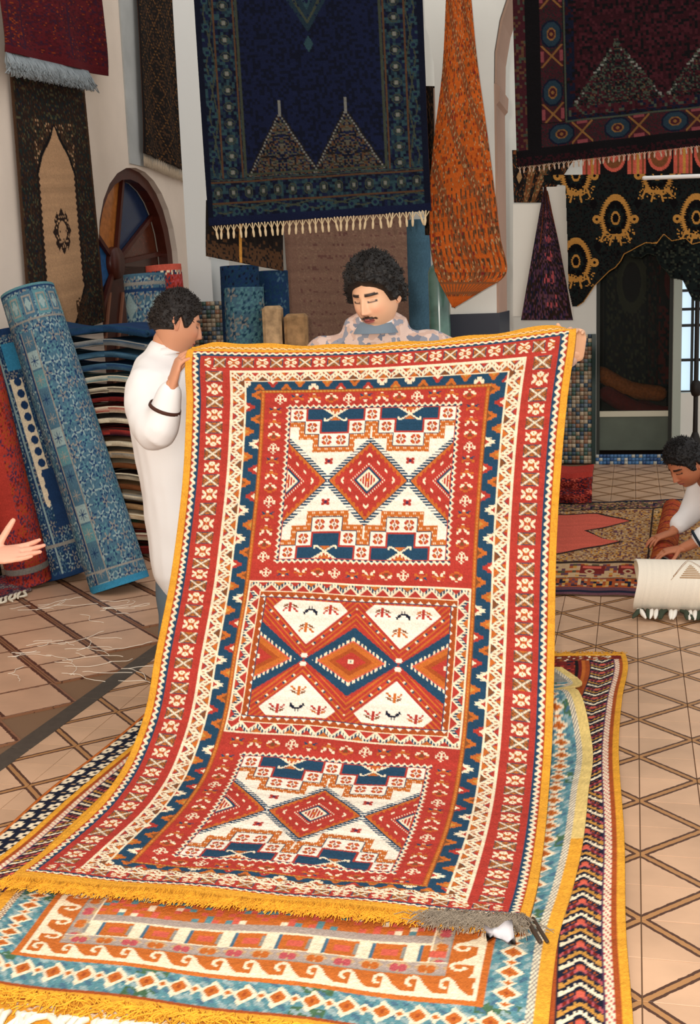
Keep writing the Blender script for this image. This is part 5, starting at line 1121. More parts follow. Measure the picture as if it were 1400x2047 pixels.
# ------------------------------------------------------------------ pile of folded carpets
pc0 = np.array([-1.42, 7.62, 0]); PILEH = 1.46
layers = [('dblue', 'navy', .085), ('navy', 'grey', .075), ('blue', 'navy', .07), ('dblue', 'blue', .075), ('teal', 'cream', .07), ('dbrown', 'cream', .065), ('dnavy', 'dred', .05), ('red', 'cream', .075), ('grey', 'cream', .055), ('red', 'dbrown', .085), ('sand', 'cream', .06), ('grey', 'sand', .075), ('cream', 'brown', .06), ('dbrown', 'cream', .07), ('tan', 'brown', .06), ('cream', 'grey', .06), ('dbrown', 'tan', .06), ('sand', 'cream', .06), ('green', 'brown', .06), ('dred', 'cream', .08), ('dbrown', 'dred', .09)]
lname = {'dblue': 'deep blue', 'navy': 'navy', 'blue': 'mid blue', 'teal': 'teal', 'dbrown': 'dark brown', 'dnavy': 'blackish', 'red': 'red', 'grey': 'grey', 'sand': 'sand', 'cream': 'cream', 'tan': 'tan', 'green': 'green', 'dred': 'dark red', 'brown': 'brown'}
tot = sum(l[2] for l in layers); zc = PILEH; ordn = ['top', 'second from top', 'third from top', 'fourth from top', 'fifth from top', 'sixth from top', 'seventh from top', 'eighth from top', 'ninth from top', 'tenth from top', 'eleventh from top', 'tenth from the floor', 'ninth from the floor', 'eighth from the floor', 'seventh from the floor', 'sixth from the floor', 'fifth from the floor', 'fourth from the floor', 'third from the floor', 'second from the floor', 'at the very bottom']
for n_, (c1, c2, th_) in enumerate(layers):
    th_ *= PILEH / tot; zc -= th_; r = np.random.default_rng(200 + n_)
    # folded profile: two loops closed towards the right, open at the left, pushed back along Y
    x0_, x1_ = -.50 + r.normal(0, .012), .30 + r.normal(0, .02) ; h_ = th_; e_ = h_ * .23; pts = []
    wv_ = lambda x_: .016 * math.sin(x_ * 11 + 1.0) * min(1, zc / .2) - .05 * (x_ + .1) * min(1, zc / .3)
    for j, zf_ in enumerate((.26, .76)):
        xs_ = np.linspace(x0_, x1_ - e_, 16); xs_ = xs_ if j % 2 == 0 else xs_[::-1]
        for x_ in xs_: pts.append((x_, zc + h_ * zf_ + wv_(x_)))
        if j == 0:
            for a_ in (-60, -25, 0, 25, 60): pts.append((x1_ - e_ + e_ * 1.5 * math.cos(math.radians(a_)), zc + h_ * (.51 + .27 * math.sin(math.radians(a_))) + wv_(x1_)))
    pts = np.array(pts); nl = len(pts); nyy = 40; yy_ = np.concatenate([np.linspace(-.26, -.22, 4), np.linspace(-.2, .28, nyy - 4)]) + r.normal(0, .008)
    P = np.zeros((nyy, nl, 3)); P[..., 0] = pc0[0] + pts[None, :, 0] + yy_[:, None] * .23; P[..., 1] = pc0[1] + yy_[:, None] + .004 * np.sin(pts[None, :, 0] * 12 + n_); P[..., 2] = pts[None, :, 1]
    q = Cv(nl, nyy, c1); q.speck(0, 0, nl, nyy, [c1, c2], 3, .35, n_ + 3); q.rect(0, 0, nl, 2, c2); 
    if n_ in (7, 9, 19): q.speck(10, 0, nl, 8, ['red', 'dnavy', 'cream'], 4, .35, n_)
    o = sheet('folded_carpet', q.rgb(.03, n_), P, thick=h_ * .42, origin=(pc0[0], pc0[1], zc), back=tuple(PA[PI[c1 if n_ % 2 or n_ < 5 else c2]]), flip=(True), coarse=3)
    tag(o, f'{lname[c1]} folded carpet, {ordn[n_]} in the pile behind the man in white' if n_ < 12 else f'{lname[c1]} folded carpet in the pile, {ordn[n_]}', 'carpet', 'pile of folded carpets')
# floor carpet with white knotted tassels at far left
q = floral(120, 80, 'mauve', ['purple', 'mauve', 'dnavy', 'grey', 'red'], 15, cell=8)
cs_ = [flr(-130, 1180, .02), flr(52, 1160, .02), flr(64, 1176, .02), flr(-120, 1235, .02)]; P = np.array([[(cs_[0] * (1 - s) + cs_[1] * s) * (1 - t) + (cs_[3] * (1 - s) + cs_[2] * s) * t for s in np.linspace(0, 1, 120)] for t in np.linspace(0, 1, 80)])
P[..., 2] = .014 + .05 * np.linspace(1, 0, 80)[:, None] ** 2
fl_ = sheet('carpet', q.rgb(), P, origin=cs_[3], flip=True); tag(fl_, 'purple mottled carpet end on the floor at far left, with cream tassels', 'carpet', 'carpets laid out on the floor')
rowt = P[-1]; gg = np.random.default_rng(3)
for i_ in range(14):
    a_ = rowt[int(30 + i_ * 6.2)] if 30 + i_ * 6.2 < 119 else rowt[-1]; d_ = -TX * .9 + TP * .25; p_ = [a_ + zu * .005, a_ + d_ * .05 + zu * .01, a_ + d_ * .09 + TP * gg.normal(0, .012), a_ + d_ * (.13) + TP * gg.normal(0, .02)]; p_ = [np.array([x_[0], x_[1], max(.012, x_[2])]) for x_ in p_]
    link('tassel', mesh_np('tassel', *tube_arr(p_, [.005, .008, .009, .005], 6, sub=2), smooth=True), M_WF, fl_)
# wisps of yarn littering the floor
ps = []
for i_ in range(46):
    x_, y_ = gg.uniform(15, 300), gg.uniform(1200, 1370); y_ = gg.choice([1215 + gg.normal(0, 8), 1300 + gg.normal(0, 18), 1335 + gg.normal(0, 14)]); a_ = flr(x_, y_, .004); an = gg.uniform(-.5, .6); p_ = [a_]; L_ = gg.uniform(.05, .3)
    for k_ in range(8): an += gg.normal(0, .35); p_.append(p_[-1] + np.array([math.cos(an), math.sin(an), 0]) * L_ / 8)
    ps.append(np.array(p_))
o = link('yarn_wisps', mesh_np('yarn_wisps', *join([tube_arr(p_, .0016, 4, caps=False, sub=2) for p_ in ps]), smooth=True), plain('white_yarn', 'efe4d2', rough=.9)); tag(o, 'wisps of white yarn littering the floor tiles on the left', 'yarn', kind='stuff')

# ------------------------------------------------------------------ right side: prayer carpet on the floor and things on it
cs_ = [flr(1082, 1005, .02), flr(1460, 992, .02), flr(1460, 1190, .02), flr(1040, 1182, .02)]
q = Cv(330, 300, 'brown'); q.speck(0, 0, 330, 300, ['brown', 'tan', 'olive', 'mauve'], 2, .8, 121)
q.rect(0, 0, 330, 6, 'dnavy'); q.rect(0, 284, 330, 300, 'mauve'); q.rect(0, 291, 330, 296, 'dnavy'); q.rect(0, 262, 330, 284, 'rust'); q.speck(0, 264, 330, 282, ['dnavy', 'sand', 'mauve', 'gold', 'rust'], 5, .75, 122)
q.rect(0, 222, 330, 260, 'sand'); q.speck(0, 224, 330, 258, ['sand', 'rust', 'mauve', 'gold', 'olive'], 6, .6, 123)
for x_ in range(90, 330, 62): q.rect(x_, 228, x_ + 40, 250, 'dred'); q.rect(x_ + 4, 230, x_ + 34, 236, 'salmon'); q.ell(x_ + 16, 244, 8, 6, 'sand'); q.ell(x_ + 16, 244, 4, 3, 'dred')
q.rect(0, 216, 330, 222, 'dbrown'); q.rect(0, 34, 330, 38, 'dbrown'); q.speck(0, 6, 330, 34, ['dnavy', 'mauve', 'tan', 'olive'], 4, .6, 124)
q.rect(0, 38, 330, 216, 'tan'); q.speck(0, 38, 330, 216, ['tan', 'brown', 'mauve', 'sand', 'gold'], 3, .75, 125)
X_ = lambda p: (p - 1062) / 398 * 330
q.poly([(0, 50), (X_(1190), 50), (X_(1262), 86), (X_(1200), 112), (X_(1172), 118), (X_(1210), 148), (X_(1250), 158), (X_(1165), 184), (0, 210)], 'dbrown')
q.poly([(0, 54), (X_(1185), 54), (X_(1255), 86), (X_(1195), 108), (X_(1164), 118), (X_(1206), 146), (X_(1240), 156), (X_(1160), 180), (0, 206)], 'salmon')
q.rect(X_(1298), 38, X_(1302), 222, 'dbrown'); q.rect(X_(1304), 38, X_(1330), 222, 'gold'); q.speck(X_(1304), 38, X_(1330), 222, ['sand', 'olive', 'brown'], 3, .5, 126)
P = np.array([[(cs_[0] * (1 - s) + cs_[1] * s) * (1 - t) + (cs_[3] * (1 - s) + cs_[2] * s) * t for s in np.linspace(0, 1, 330)] for t in np.linspace(0, 1, 300)]); P[..., 2] = .013 + .002 * np.sin(np.linspace(0, 30, 330))[None]
pr_ = sheet('carpet', q.rgb(), P, origin=P[299, 160], flip=True); tag(pr_, 'prayer carpet on the floor at right with salmon pink arrow-shaped field', 'carpet', 'carpets laid out on the floor')
q = floral(90, 200, 'rust', ['rust', 'dred', 'rust', 'red', 'orange'], 16, cell=10); 
for j in range(0, 200, 22): q.rect(0, j, 90, j + 3, 'dred')
ra, rb = flr(1346, 1018, .08), flr(1322, 1136, .08); ra[2] = rb[2] = .085
roll('rolled_carpet', q, rb, ra, .068, .068, 'rust red carpet roll lying across the prayer carpet, under the man\'s hands', start=2.5, turns=1.2, grp='rolls lying on the floor')
# white kelim bundle
q = Cv(260, 300, 'white')
for cy in (150, 262):
    for (dx, c_) in ((0, 'tan'), (5, 'brown')):
        for sg in (-1, 1): q.line(100 + dx * .8 - 4, cy, 58 + dx, cy + sg * (56 - dx), 1.2, c_)
    for j in range(0, 26, 3): q.line(86 - j, cy - j * 1.3, 86 - j, cy + j * 1.3, 1.2, 'tan')
wa, wb = atY(1272, 1188, 5.72), atY(1480, 1206, 5.6); wa[2] = wb[2] = .135
def lying_roll():
    ax_ = (wb - wa); ln = np.linalg.norm(ax_); ax_ /= ln; e1 = np.cross(ax_, zu); e1 /= np.linalg.norm(e1)  # horizontal, towards camera
    th = np.linspace(-.35 * math.pi, 1.9 * math.pi, 260); r = .129 * (1 - .03 * np.linspace(0, 1, 260)); sq = 1 + .0 * th
    v = np.linspace(0, 1, 300)[:, None]; cx_ = np.cos(th) * r * 1.12; sz = np.sin(th) * r * .98
    P = (wa + zu * 0) + (wb - wa) * v[..., None] + e1 * cx_[None, :, None] + zu * sz[None, :, None] + ax_ * (.012 * np.sin(th * 2))[None, :, None]
    o = sheet('rolled_kelim', q.rgb(.02), P, m=mat('flat_woven_kelim', attr=True, rough=.9, bump=.15, bscale=200), grain=.02, thick=.01, origin=(wa + wb) / 2 - zu * .135, back=(.9, .85, .75), flip=(np.dot(e1, [0, -1, 0]) > 0))
    ang = np.linspace(0, 2 * math.pi * 4, 110); rr = np.linspace(.116, .02, 110); ps = np.array([wa + ax_ * .015 + e1 * math.cos(a_) * k_ * 1.12 + zu * math.sin(a_) * k_ for a_, k_ in zip(ang, rr)])
    V = np.concatenate([ps, ps + ax_ * ln * .95]); n_ = len(ps); i_ = np.arange(n_ - 1); w_ = link('inner_winding', mesh_np('w', V, Q=np.stack([i_, i_ + 1, i_ + 1 + n_, i_ + n_], 1), smooth=True), plain('kelim_back', 'dccdb4', rough=.95), o); s2 = w_.modifiers.new('s', 'SOLIDIFY'); s2.thickness = .008
    g_ = np.random.default_rng(3)
    ml = plain('white_tuft', 'eee8dc', rough=.9); md = plain('dark_green_tuft', '3c4434', rough=.9)
    for i in range(22):
        a_ = wa + (wb - wa) * (i + .5) / 22 + e1 * .12 ; a_[2] = .04; d_ = e1 * .9 + ax_ * g_.normal(0, .25); p_ = [a_, a_ + d_ * .03 + zu * .0, a_ + d_ * .05 - zu * .012, a_ + d_ * .07 - zu * .022]
        link('tassel', mesh_np('tassel', *tube_arr(p_, [.008, .012, .012, .006], 7), smooth=True), md if i % 4 in (1, 2) else ml, o)
    tag(o, 'cream kelim rolled up on the tiles at right, brown triangle motifs', 'rolled kelim'); return o
lying_roll()
# red carpet pile end by the mosaic, and mosaic plinth
bm = bmesh.new(); 
q = floral(80, 70, 'dred', ['red', 'dred', 'dnavy', 'salmon', 'mauve'], 18, cell=9); q.rect(0, 0, 80, 22, 'red')
c0_ = flr(1118, 1008, 0); P = np.zeros((70, 80, 3)); 
for j in range(70):
    for i in range(80):
        s, t = i / 79, j / 69; prof_ = [(0.35, .24), (.0, .24), (-.05, .18), (-.03, .12), (-.07, .08), (-.05, .02)]; tt = t * 5; k_ = min(4, int(tt)); f_ = tt - k_; yy = prof_[k_][0] * (1 - f_) + prof_[k_ + 1][0] * f_; z_ = prof_[k_][1] * (1 - f_) + prof_[k_ + 1][1] * f_
        P[j, i] = c0_ + TP * (s * .46 - .22) + TX * (yy + .01 * math.sin(s * 9 + t * 4)); P[j, i, 2] = z_ + .01 * math.sin(s * 7) * (1 if t < .6 else .3)
tag(sheet('folded_carpet', q.rgb(), P, origin=c0_, flip=True, thick=.03), 'red carpet folded on the floor beside the mosaic wall, right of the raised carpet', 'carpet')
# ------------------------------------------------------------------ people
from mathutils import noise as mn
def unit(v): v = np.asarray(v, float); return v / (np.linalg.norm(v) + 1e-12)
def sst(x, a, b): t = np.clip((x - a) / (b - a), 0, 1); return t * t * (3 - 2 * t)
def nz3(P, f, seed=0.0): return np.array([mn.noise(Vector((p[0] * f + seed, p[1] * f + seed, p[2] * f))) for p in P])
def head_frame(face, pitch, roll=0.0):
    f = unit([face[0], face[1], 0]); f = unit(f * math.cos(pitch) - np.array([0, 0, 1]) * math.sin(pitch)); r = unit(np.cross(f, [0, 0, 1])); u = np.cross(r, f)
    r, u = r * math.cos(roll) + u * math.sin(roll), u * math.cos(roll) - r * math.sin(roll)
    return np.stack([-r, -f, u])       # rows: local +x (its left), +y (back), +z (up)
def head_grid(nu=112, nv=96):
    th = np.linspace(0, 2 * math.pi, nu, endpoint=False); ph = np.linspace(0.02, math.pi - .02, nv)
    PH, THH = np.meshgrid(ph, th, indexing='ij'); d = np.stack([np.sin(PH) * np.sin(THH), -np.sin(PH) * np.cos(THH), np.cos(PH)], -1).reshape(-1, 3)
    i = np.arange(nv - 1)[:, None] * nu; j = np.arange(nu)[None]; j2 = (j + 1) % nu; Q = np.stack([i + j, i + nu + j, i + nu + j2, i + j2], -1).reshape(-1, 4)
    a, b_ = nv * nu, nv * nu + 1; jj = np.arange(nu); T = np.concatenate([np.stack([np.full(nu, a), jj, (jj + 1) % nu], 1), np.stack([np.full(nu, b_), (nv - 1) * nu + (jj + 1) % nu, (nv - 1) * nu + jj], 1)])
    d = np.concatenate([d, [[0, 0, 1.]], [[0, 0, -1.]]]); return d, Q, T
def skull(d):
    x, y, z = d[:, 0], d[:, 1], d[:, 2]; u = np.clip(-z, 0, 1); P = np.stack([x * .079, y * .096, z * .118], 1)
    P[:, 0] *= 1 - .20 * u ** 1.8; P[:, 1] *= np.where(y > 0, 1 - .42 * u ** .9, 1 + .06 * u); P[:, 1] -= .012 * u ** 2
    return P
def G(P, x0, z0, sx, sz): return np.exp(-((P[:, 0] - x0) / sx) ** 2 - ((P[:, 2] - z0) / sz) ** 2)
def head_mesh(skin, moust=True):
    d, Q, T = head_grid(); P = skull(d); wf = sst(-d[:, 1], .15, .6); x, z = P[:, 0].copy(), P[:, 2].copy(); B = P.copy()
    amp = np.interp(z, [-.046, -.038, -.029, .0, .024, .045], [0, .008, .025, .015, .004, 0]); wd = np.interp(z, [-.04, -.028, .0, .02], [.013, .0115, .0075, .008])
    o = amp * np.exp(-(x / wd) ** 2)
    for s in (-1, 1):
        o += .008 * G(B, s * .0125, -.031, .006, .006) - .011 * G(B, s * .031, .012, .016, .012) + .007 * G(B, s * .031, .008, .011, .007) + .006 * G(B, s * .028, .031, .022, .008) + .005 * G(B, s * .042, -.022, .02, .02)
    o += .008 * G(B, 0, -.0545, .021, .0055) + .0075 * G(B, 0, -.0645, .017, .0055) - .0035 * G(B, 0, -.0595, .022, .0018) + .010 * G(B, 0, -.098, .022, .014) - .004 * G(B, 0, -.079, .02, .006)
    P[:, 1] -= o * wf
    C = np.tile(lin(hexc(skin)), (len(P), 1)); ck = sum(G(B, s * .04, -.025, .02, .018) for s in (-1, 1)) * wf; C *= (1 - ck[:, None] * np.array([0, .14, .14])); C *= (1 - .10 * (G(B, 0, -.03, .014, .012) * wf)[:, None] * np.array([0, 1, 1]))
    beard = wf * sst(-z, .035, .06) * (1 - G(B, 0, -.06, .03, .012)); C *= (1 - .10 * beard)[:, None]
    lip = wf * ((np.abs(x) < .023) & (np.abs(z + .0597 + .06 * np.abs(x)) < .0105 - .22 * np.abs(x))); C[lip > .5] = lin(hexc('b0605a')); C[(wf > .5) & (np.abs(x) < .022) & (np.abs(z + .0597) < .0016)] = lin(hexc('6a302c'))
    br = (wf > .4) & (np.abs(x) > .009) & (np.abs(x) < .052) & (np.abs(z - (.0325 - 5 * (np.abs(x) - .028) ** 2)) < .0058 - .06 * np.abs(np.abs(x) - .026)); C[br] = lin(hexc('2a1a14'))
    ey = (wf > .4) & ((((np.abs(x) - .031) / .0145) ** 2 + ((z - .0085) / .0055) ** 2) < 1); C[ey] = C[ey] * .78
    C[(wf > .4) & (np.abs(np.abs(x) - .031) < .0155) & (np.abs(z - .0062 + 7 * (np.abs(x) - .031) ** 2 * -1) < .0026)] = lin(hexc('2e1c16'))
    C[(wf > .5) & (((np.abs(x) - .0085) / .004) ** 2 + ((z + .0385) / .002) ** 2 < 1)] = lin(hexc('5a3026'))
    if moust: C[(wf > .4) & (np.abs(x) < .034) & (np.abs(z + .0465 + .25 * np.abs(x)) < .0058 - .06 * np.abs(x))] = lin(hexc('33221a'))
    # ears
    parts = [(P, Q, T)]; Cs = [C]
    for s in (-1, 1):
        dd, q, t = head_grid(24, 16); E = dd * [.010, .019, .032]; E[:, 0] -= s * 0; hollow = np.exp(-((dd[:, 1] - .0) / .5) ** 2 - ((dd[:, 2] - .1) / .55) ** 2) * (dd[:, 0] * s > 0); E[:, 0] -= s * hollow * .011
        E[:, 1] *= np.where(E[:, 2] < 0, .75, 1); a_ = .25; E = np.stack([E[:, 0] + s * (.080 + E[:, 1] * .35), E[:, 1] * math.cos(a_) + E[:, 2] * math.sin(a_) + .014, E[:, 2] * math.cos(a_) - E[:, 1] * math.sin(a_) - .002], 1)
        parts.append((E, q, t)); c = np.tile(lin(hexc(skin)), (len(E), 1)) * [1, .9, .88]; c *= (1 - .35 * hollow)[:, None]; Cs.append(c)
    return join(parts), np.concatenate(Cs)
def hair_mesh(thick, top, seed, curl=.007, fr=75, back_z=-.055):
    d, Q, T = head_grid(150, 120); P = skull(d); az = np.abs(np.arctan2(d[:, 0], -d[:, 1])); z = P[:, 2]
    hl = np.interp(az, [0, .45, .75, 1.0, 1.2, 1.35, 1.6, 1.8, math.pi], [.064, .056, .046, .03, -.012, -.016, .024, -.035, back_z]); m = sst(z - hl, -.003, .012)
    n = unit(np.array([0, 0, 0])) if False else d / np.array([.0765, .096, .118]); n /= np.linalg.norm(n, axis=1, keepdims=True)
    n1 = nz3(P, fr, seed); n2 = nz3(P, fr * 2.3, seed + 7); th = thick * (.75 + .25 * sst(az, .3, 1.2)) + top * sst(z, .03, .11) + curl * (n1 + .6 * n2)
    off = -.008 * (1 - m) + th * m; return (P + n * off[:, None]), Q, T, m, n
def tube_many(lst): return join([tube_arr(*l[:2], seg=l[2] if len(l) > 2 else 14, ry=l[3] if len(l) > 3 else None, up=l[4] if len(l) > 4 else None, sub=3) for l in lst])
def hand_parts(wrist, dirf, palmn, sgn, curls, size=1.0, spread=.06, thumb=(.6, .75, .25), tcurl=.3):
    w = np.array(wrist, float); f = unit(dirf); pn = unit(np.array(palmn, float) - f * (np.dot(palmn, f))); sd = np.cross(f, pn) * sgn; k_ = size; L = []
    L.append(tube_arr([w - f * .02 * k_, w + f * .02 * k_, w + f * .055 * k_, w + f * .088 * k_], np.array([.019, .018, .0155, .012]) * k_, 16, ry=np.array([.026, .034, .041, .038]) * k_, up=pn, sub=3))
    for j, (o_, ln) in enumerate(zip((.031, .0105, -.0105, -.030), (.074, .083, .077, .060))):
        p = w + f * (.083 - .004 * abs(j - 1)) * k_ + sd * o_ * k_; dr_ = unit(f + sd * (spread * (1.5 - j))); pts = [p - dr_ * .02 * k_, p]; c = curls[j]
        for r_, cc in zip((.44, .31, .25), (c * .8, c, c * .7)):
            dr_ = unit(dr_ * math.cos(cc) + pn * math.sin(cc)); nx_ = pts[-1] + dr_ * ln * r_ * k_; pts += [(pts[-1] + nx_) / 2, nx_]
        rad = np.array([.0088, .0092, .0082, .0086, .0076, .0078, .0066, .0058]) * k_ * (.88 if j == 3 else 1); L.append(tube_arr(pts, rad, 10))
    p = w + f * .022 * k_ + sd * .024 * k_; dr_ = unit(f * thumb[0] + sd * thumb[1] + pn * thumb[2]); pts = [p - dr_ * .01 * k_, p, p + dr_ * .022 * k_, p + dr_ * .042 * k_]
    for r_ in (.032, .026): dr_ = unit(dr_ * math.cos(tcurl) + unit(f * .8 + pn * .5) * math.sin(tcurl)); pts.append(pts[-1] + dr_ * r_ * k_)
    L.append(tube_arr(pts, np.array([.013, .0145, .0125, .0105, .0098, .0078]) * k_, 10)); return join(L)
def noisy(me, amp, f, seed=0):
    V, _ = me_arr(me); n = np.zeros(len(V) * 3, np.float32); me.vertices.foreach_get('normal', n); n = n.reshape(-1, 3); V = V + n * (nz3(V, f, seed) * amp + nz3(V * [1, 1, .5], f * 2.4, seed + 3) * amp * .5)[:, None]
    me.vertices.foreach_set('co', V.astype(np.float32).ravel()); me.update(); return me
def garment(name, lst, m, root, vox=.012, amp=.006, f=9, seed=0, cut=None):
    me = remesh(*join([tube_arr(l[0], l[1], 18, ry=(l[2] if len(l) > 2 else None), up=(l[3] if len(l) > 3 else None), sub=4, caps=(l[4] if len(l) > 4 else True)) for l in lst]), vox, 3); noisy(me, amp, f, seed)
    me.polygons.foreach_set('use_smooth', np.ones(len(me.polygons), bool)); me.materials.clear(); return link(name, me, m, root)
def person(label, root_at, skin, head, hands, limbs, hair, group=None, moust=True, hc='14100e'):
    root = empty('person', root_at); tag(root, label, 'person', group)
    (HV, HQ, HT), HC = head_mesh(skin, moust); Fm = head_frame(head['face'], head['pitch'], head.get('roll', 0)); sc = head.get('s', 1.0); hp = np.array(head['c'])
    HV = hp + (HV * sc) @ Fm
    me = remesh(*join([tube_arr(l[0], l[1], 14, ry=(l[2] if len(l) > 2 else None), up=(l[3] if len(l) > 3 else None), sub=3) for l in limbs]), .012, 2); BV, BT = me_arr(me)
    me2 = [remesh(*hand_parts(**h), .0036, 2) for h in hands]; hv = [me_arr(m_) for m_ in me2]
    V, Q, T = join([(BV, np.zeros((0, 4), int), BT)] + [(v, np.zeros((0, 4), int), t) for v, t in hv] + [(HV, HQ, HT)])
    sk = lin(hexc(skin)); hs = []
    for (v, t), h in zip(hv, hands):
        f = unit(h['dirf']); w = np.array(h['wrist']); along = (v - w) @ f; c = np.tile(sk, (len(v), 1)) * (1 - .12 * sst(along, .11, .17)[:, None] * [0, 1, 1]); hs.append(c)
    C = np.concatenate([np.tile(sk, (len(BV), 1))] + hs + [HC]); link('body', mesh_np('body', V, Q, T, C, smooth=True), M_SKIN, root)
    P, q, t, m_, n = hair_mesh(*hair); Pw = hp + (P * sc) @ Fm; ho = [(Pw, q, t)]
    g_ = np.random.default_rng(int(hair[2])); ids = np.nonzero(m_ > .9)[0]; nw = n @ Fm
    for i in g_.choice(ids, 1100): 
        dv = unit(nw[i] + g_.normal(0, .7, 3)); p0 = Pw[i] - nw[i] * .004; p1 = p0 + dv * .010; p2 = p1 + unit(dv + g_.normal(0, .8, 3)) * .008; ho.append(tube_arr([p0, p1, p2], [.0022, .0017, .0008], 4, caps=False))
    link('hair', mesh_np('hair', *join(ho), smooth=True), plain('black_hair', hc, rough=.55, bump=.6, bscale=180, spec=.35), root); return root, Fm, hp
def shoe(p, d, root, c='2a2420'):
    p = np.array(p, float); d = unit(d); s_ = np.cross(d, zu); me = remesh(*join([tube_arr([p - d * .09 + zu * .045, p - d * .02 + zu * .05, p + d * .08 + zu * .035, p + d * .15 + zu * .026], [.04, .045, .032, .022], 14, ry=[.036, .04, .046, .034], up=(0, 0, 1), sub=3)]), .008, 1); link('shoe', me, plain('leather', c, rough=.4), root)
A0 = np.array
M_COAT = plain('white_cotton', 'eeecea', rough=.85, bump=.15, bscale=30)
# 1. the dark-haired man behind the carpet
hc_ = A0([.128, 4.60, 1.575])
L_sh, R_sh = A0([.32, 4.65, 1.375]), A0([-.075, 4.68, 1.365])
le, lw = A0([.66, 4.62, 1.23]), A0([.850, 4.425, 1.35]); re_, rw = A0([-.27, 4.68, 1.12]), A0([-.33, 4.52, 1.27])
man1, Fm, hp = person('dark curly-haired man with moustache in patterned sweater, behind the raised carpet', (.12, 4.7, 0), 'e2b08c', dict(c=hc_, face=(-.52, -.85), pitch=.30, roll=-.06, s=1.06),
    [dict(wrist=lw, dirf=(-.16, -.45, .88), palmn=(-.3, -.9, -.35), sgn=-1, curls=(.65, .8, .85, .85), thumb=(.9, .35, -.05), tcurl=.05), dict(wrist=rw, dirf=(.0, -.45, .75), palmn=(.1, -.8, -.5), sgn=-1, curls=(.5, .55, .55, .6))],
    [([(.13, 4.66, 1.30), (.125, 4.64, 1.45), (.125, 4.625, 1.52)], [.10, .058, .056]), ([(.125, 4.68, 1.38), (.125, 4.69, 1.15), (.125, 4.70, .95)], [.15, .14, .15], [.10, .10, .11], (1, 0, 0)), ([L_sh, le, lw], [.055, .042, .026]), ([R_sh, re_, rw], [.055, .042, .026]),
     ([(.21, 4.70, .92), (.22, 4.70, .5), (.22, 4.72, .09)], [.085, .058, .04]), ([(.03, 4.70, .92), (.02, 4.70, .5), (.02, 4.72, .09)], [.085, .058, .04]), ([L_sh, R_sh], [.06, .06])], (.026, .016, 3, .010, 60, -.062))
nt_m = bpy.data.materials.new('jacquard_wool'); nt_m.use_nodes = True; N_ = nt_m.node_tree.nodes; L_ = nt_m.node_tree.links; vo = N_.new('ShaderNodeTexVoronoi'); vo.inputs['Scale'].default_value = 42; vo.distance = 'MANHATTAN'; rp = N_.new('ShaderNodeValToRGB'); rp.color_ramp.interpolation = 'CONSTANT'
tcn = N_.new('ShaderNodeTexCoord'); L_.new(tcn.outputs['Object'], vo.inputs['Vector']); L_.new(vo.outputs['Color'], rp.inputs[0]); el = rp.color_ramp.elements; el[0].color = (*lin(hexc('c8a898')), 1); el[1].position = .35; el[1].color = (*lin(hexc('8c8e98')), 1)
for p_, c_ in ((.55, 'd8bcae'), (.8, '747a88')): e_ = el.new(p_); e_.color = (*lin(hexc(c_)), 1)
L_.new(rp.outputs[0], N_['Principled BSDF'].inputs['Base Color']); N_['Principled BSDF'].inputs['Roughness'].default_value = .95
garment('sweater', [([(.125, 4.66, 1.40), (.125, 4.68, 1.28), (.125, 4.69, 1.05), (.125, 4.70, .88)], [.15, .18, .17, .17], [.10, .125, .12, .12], (1, 0, 0)), ([R_sh, (.12, 4.67, 1.39), L_sh], [.065, .07, .065]), ([(.125, 4.66, 1.38), (.125, 4.65, 1.43)], [.09, .07]),
    ([L_sh, (L_sh + le) / 2, le, (le + lw) / 2, lw - (lw - le) * .12], [.075, .066, .062, .052, .042]), ([R_sh, (R_sh + re_) / 2, re_, (re_ + rw) / 2, rw - (rw - re_) * .12], [.075, .066, .062, .052, .042])], nt_m, man1)
nk = A0([.122, 4.635, 1.468]); V, Q, T = tube_arr([nk - zu * .03, nk + zu * .0, nk + zu * .014], [.098, .088, .078], 24, caps=False, sub=2); c_ = link('knit_neckband', mesh_np('neckband', V, Q), plain('grey_blue_knit', '74828e', rough=.95, bump=.4, bscale=90), man1)
def collar(root, c, r, h, tilt, m, gap=.5, dirv=(-.5, -.85)):
    a0 = math.atan2(dirv[1], dirv[0]); th = np.linspace(a0 + gap, a0 + 2 * math.pi - gap, 40); V = []
    for k_, (rr, zz_) in enumerate(((r, 0), (r * .97, h), (r * 1.04, h * 1.02), (r * 1.22, h * .25))):
        for t_ in th:
            pt_ = A0([math.cos(t_) * rr, math.sin(t_) * rr, zz_ - tilt * math.cos(t_ - a0) * .5]); V.append(c + pt_)
    n = 40; i = np.arange(n - 1); Q = np.concatenate([np.stack([i + k_ * n, i + 1 + k_ * n, i + 1 + (k_ + 1) * n, i + (k_ + 1) * n], 1) for k_ in range(3)]); o = link('shirt_collar', mesh_np('collar', np.array(V), Q, smooth=True), m, root); s = o.modifiers.new('s', 'SOLIDIFY'); s.thickness = .003
collar(man1, nk + zu * .004, .066, .034, .022, plain('white_shirt', 'e8ecee', rough=.8), .35)
M_DT = plain('charcoal_trousers', '33343a', rough=.9)
garment('trousers', [([(.21, 4.70, .96), (.22, 4.70, .5), (.22, 4.72, .10)], [.105, .085, .075]), ([(.03, 4.70, .96), (.02, 4.70, .5), (.02, 4.72, .10)], [.105, .085, .075])], M_DT, man1)
shoe((.22, 4.68, .03), (.1, -1, 0), man1); shoe((.02, 4.68, .03), (-.1, -1, 0), man1)
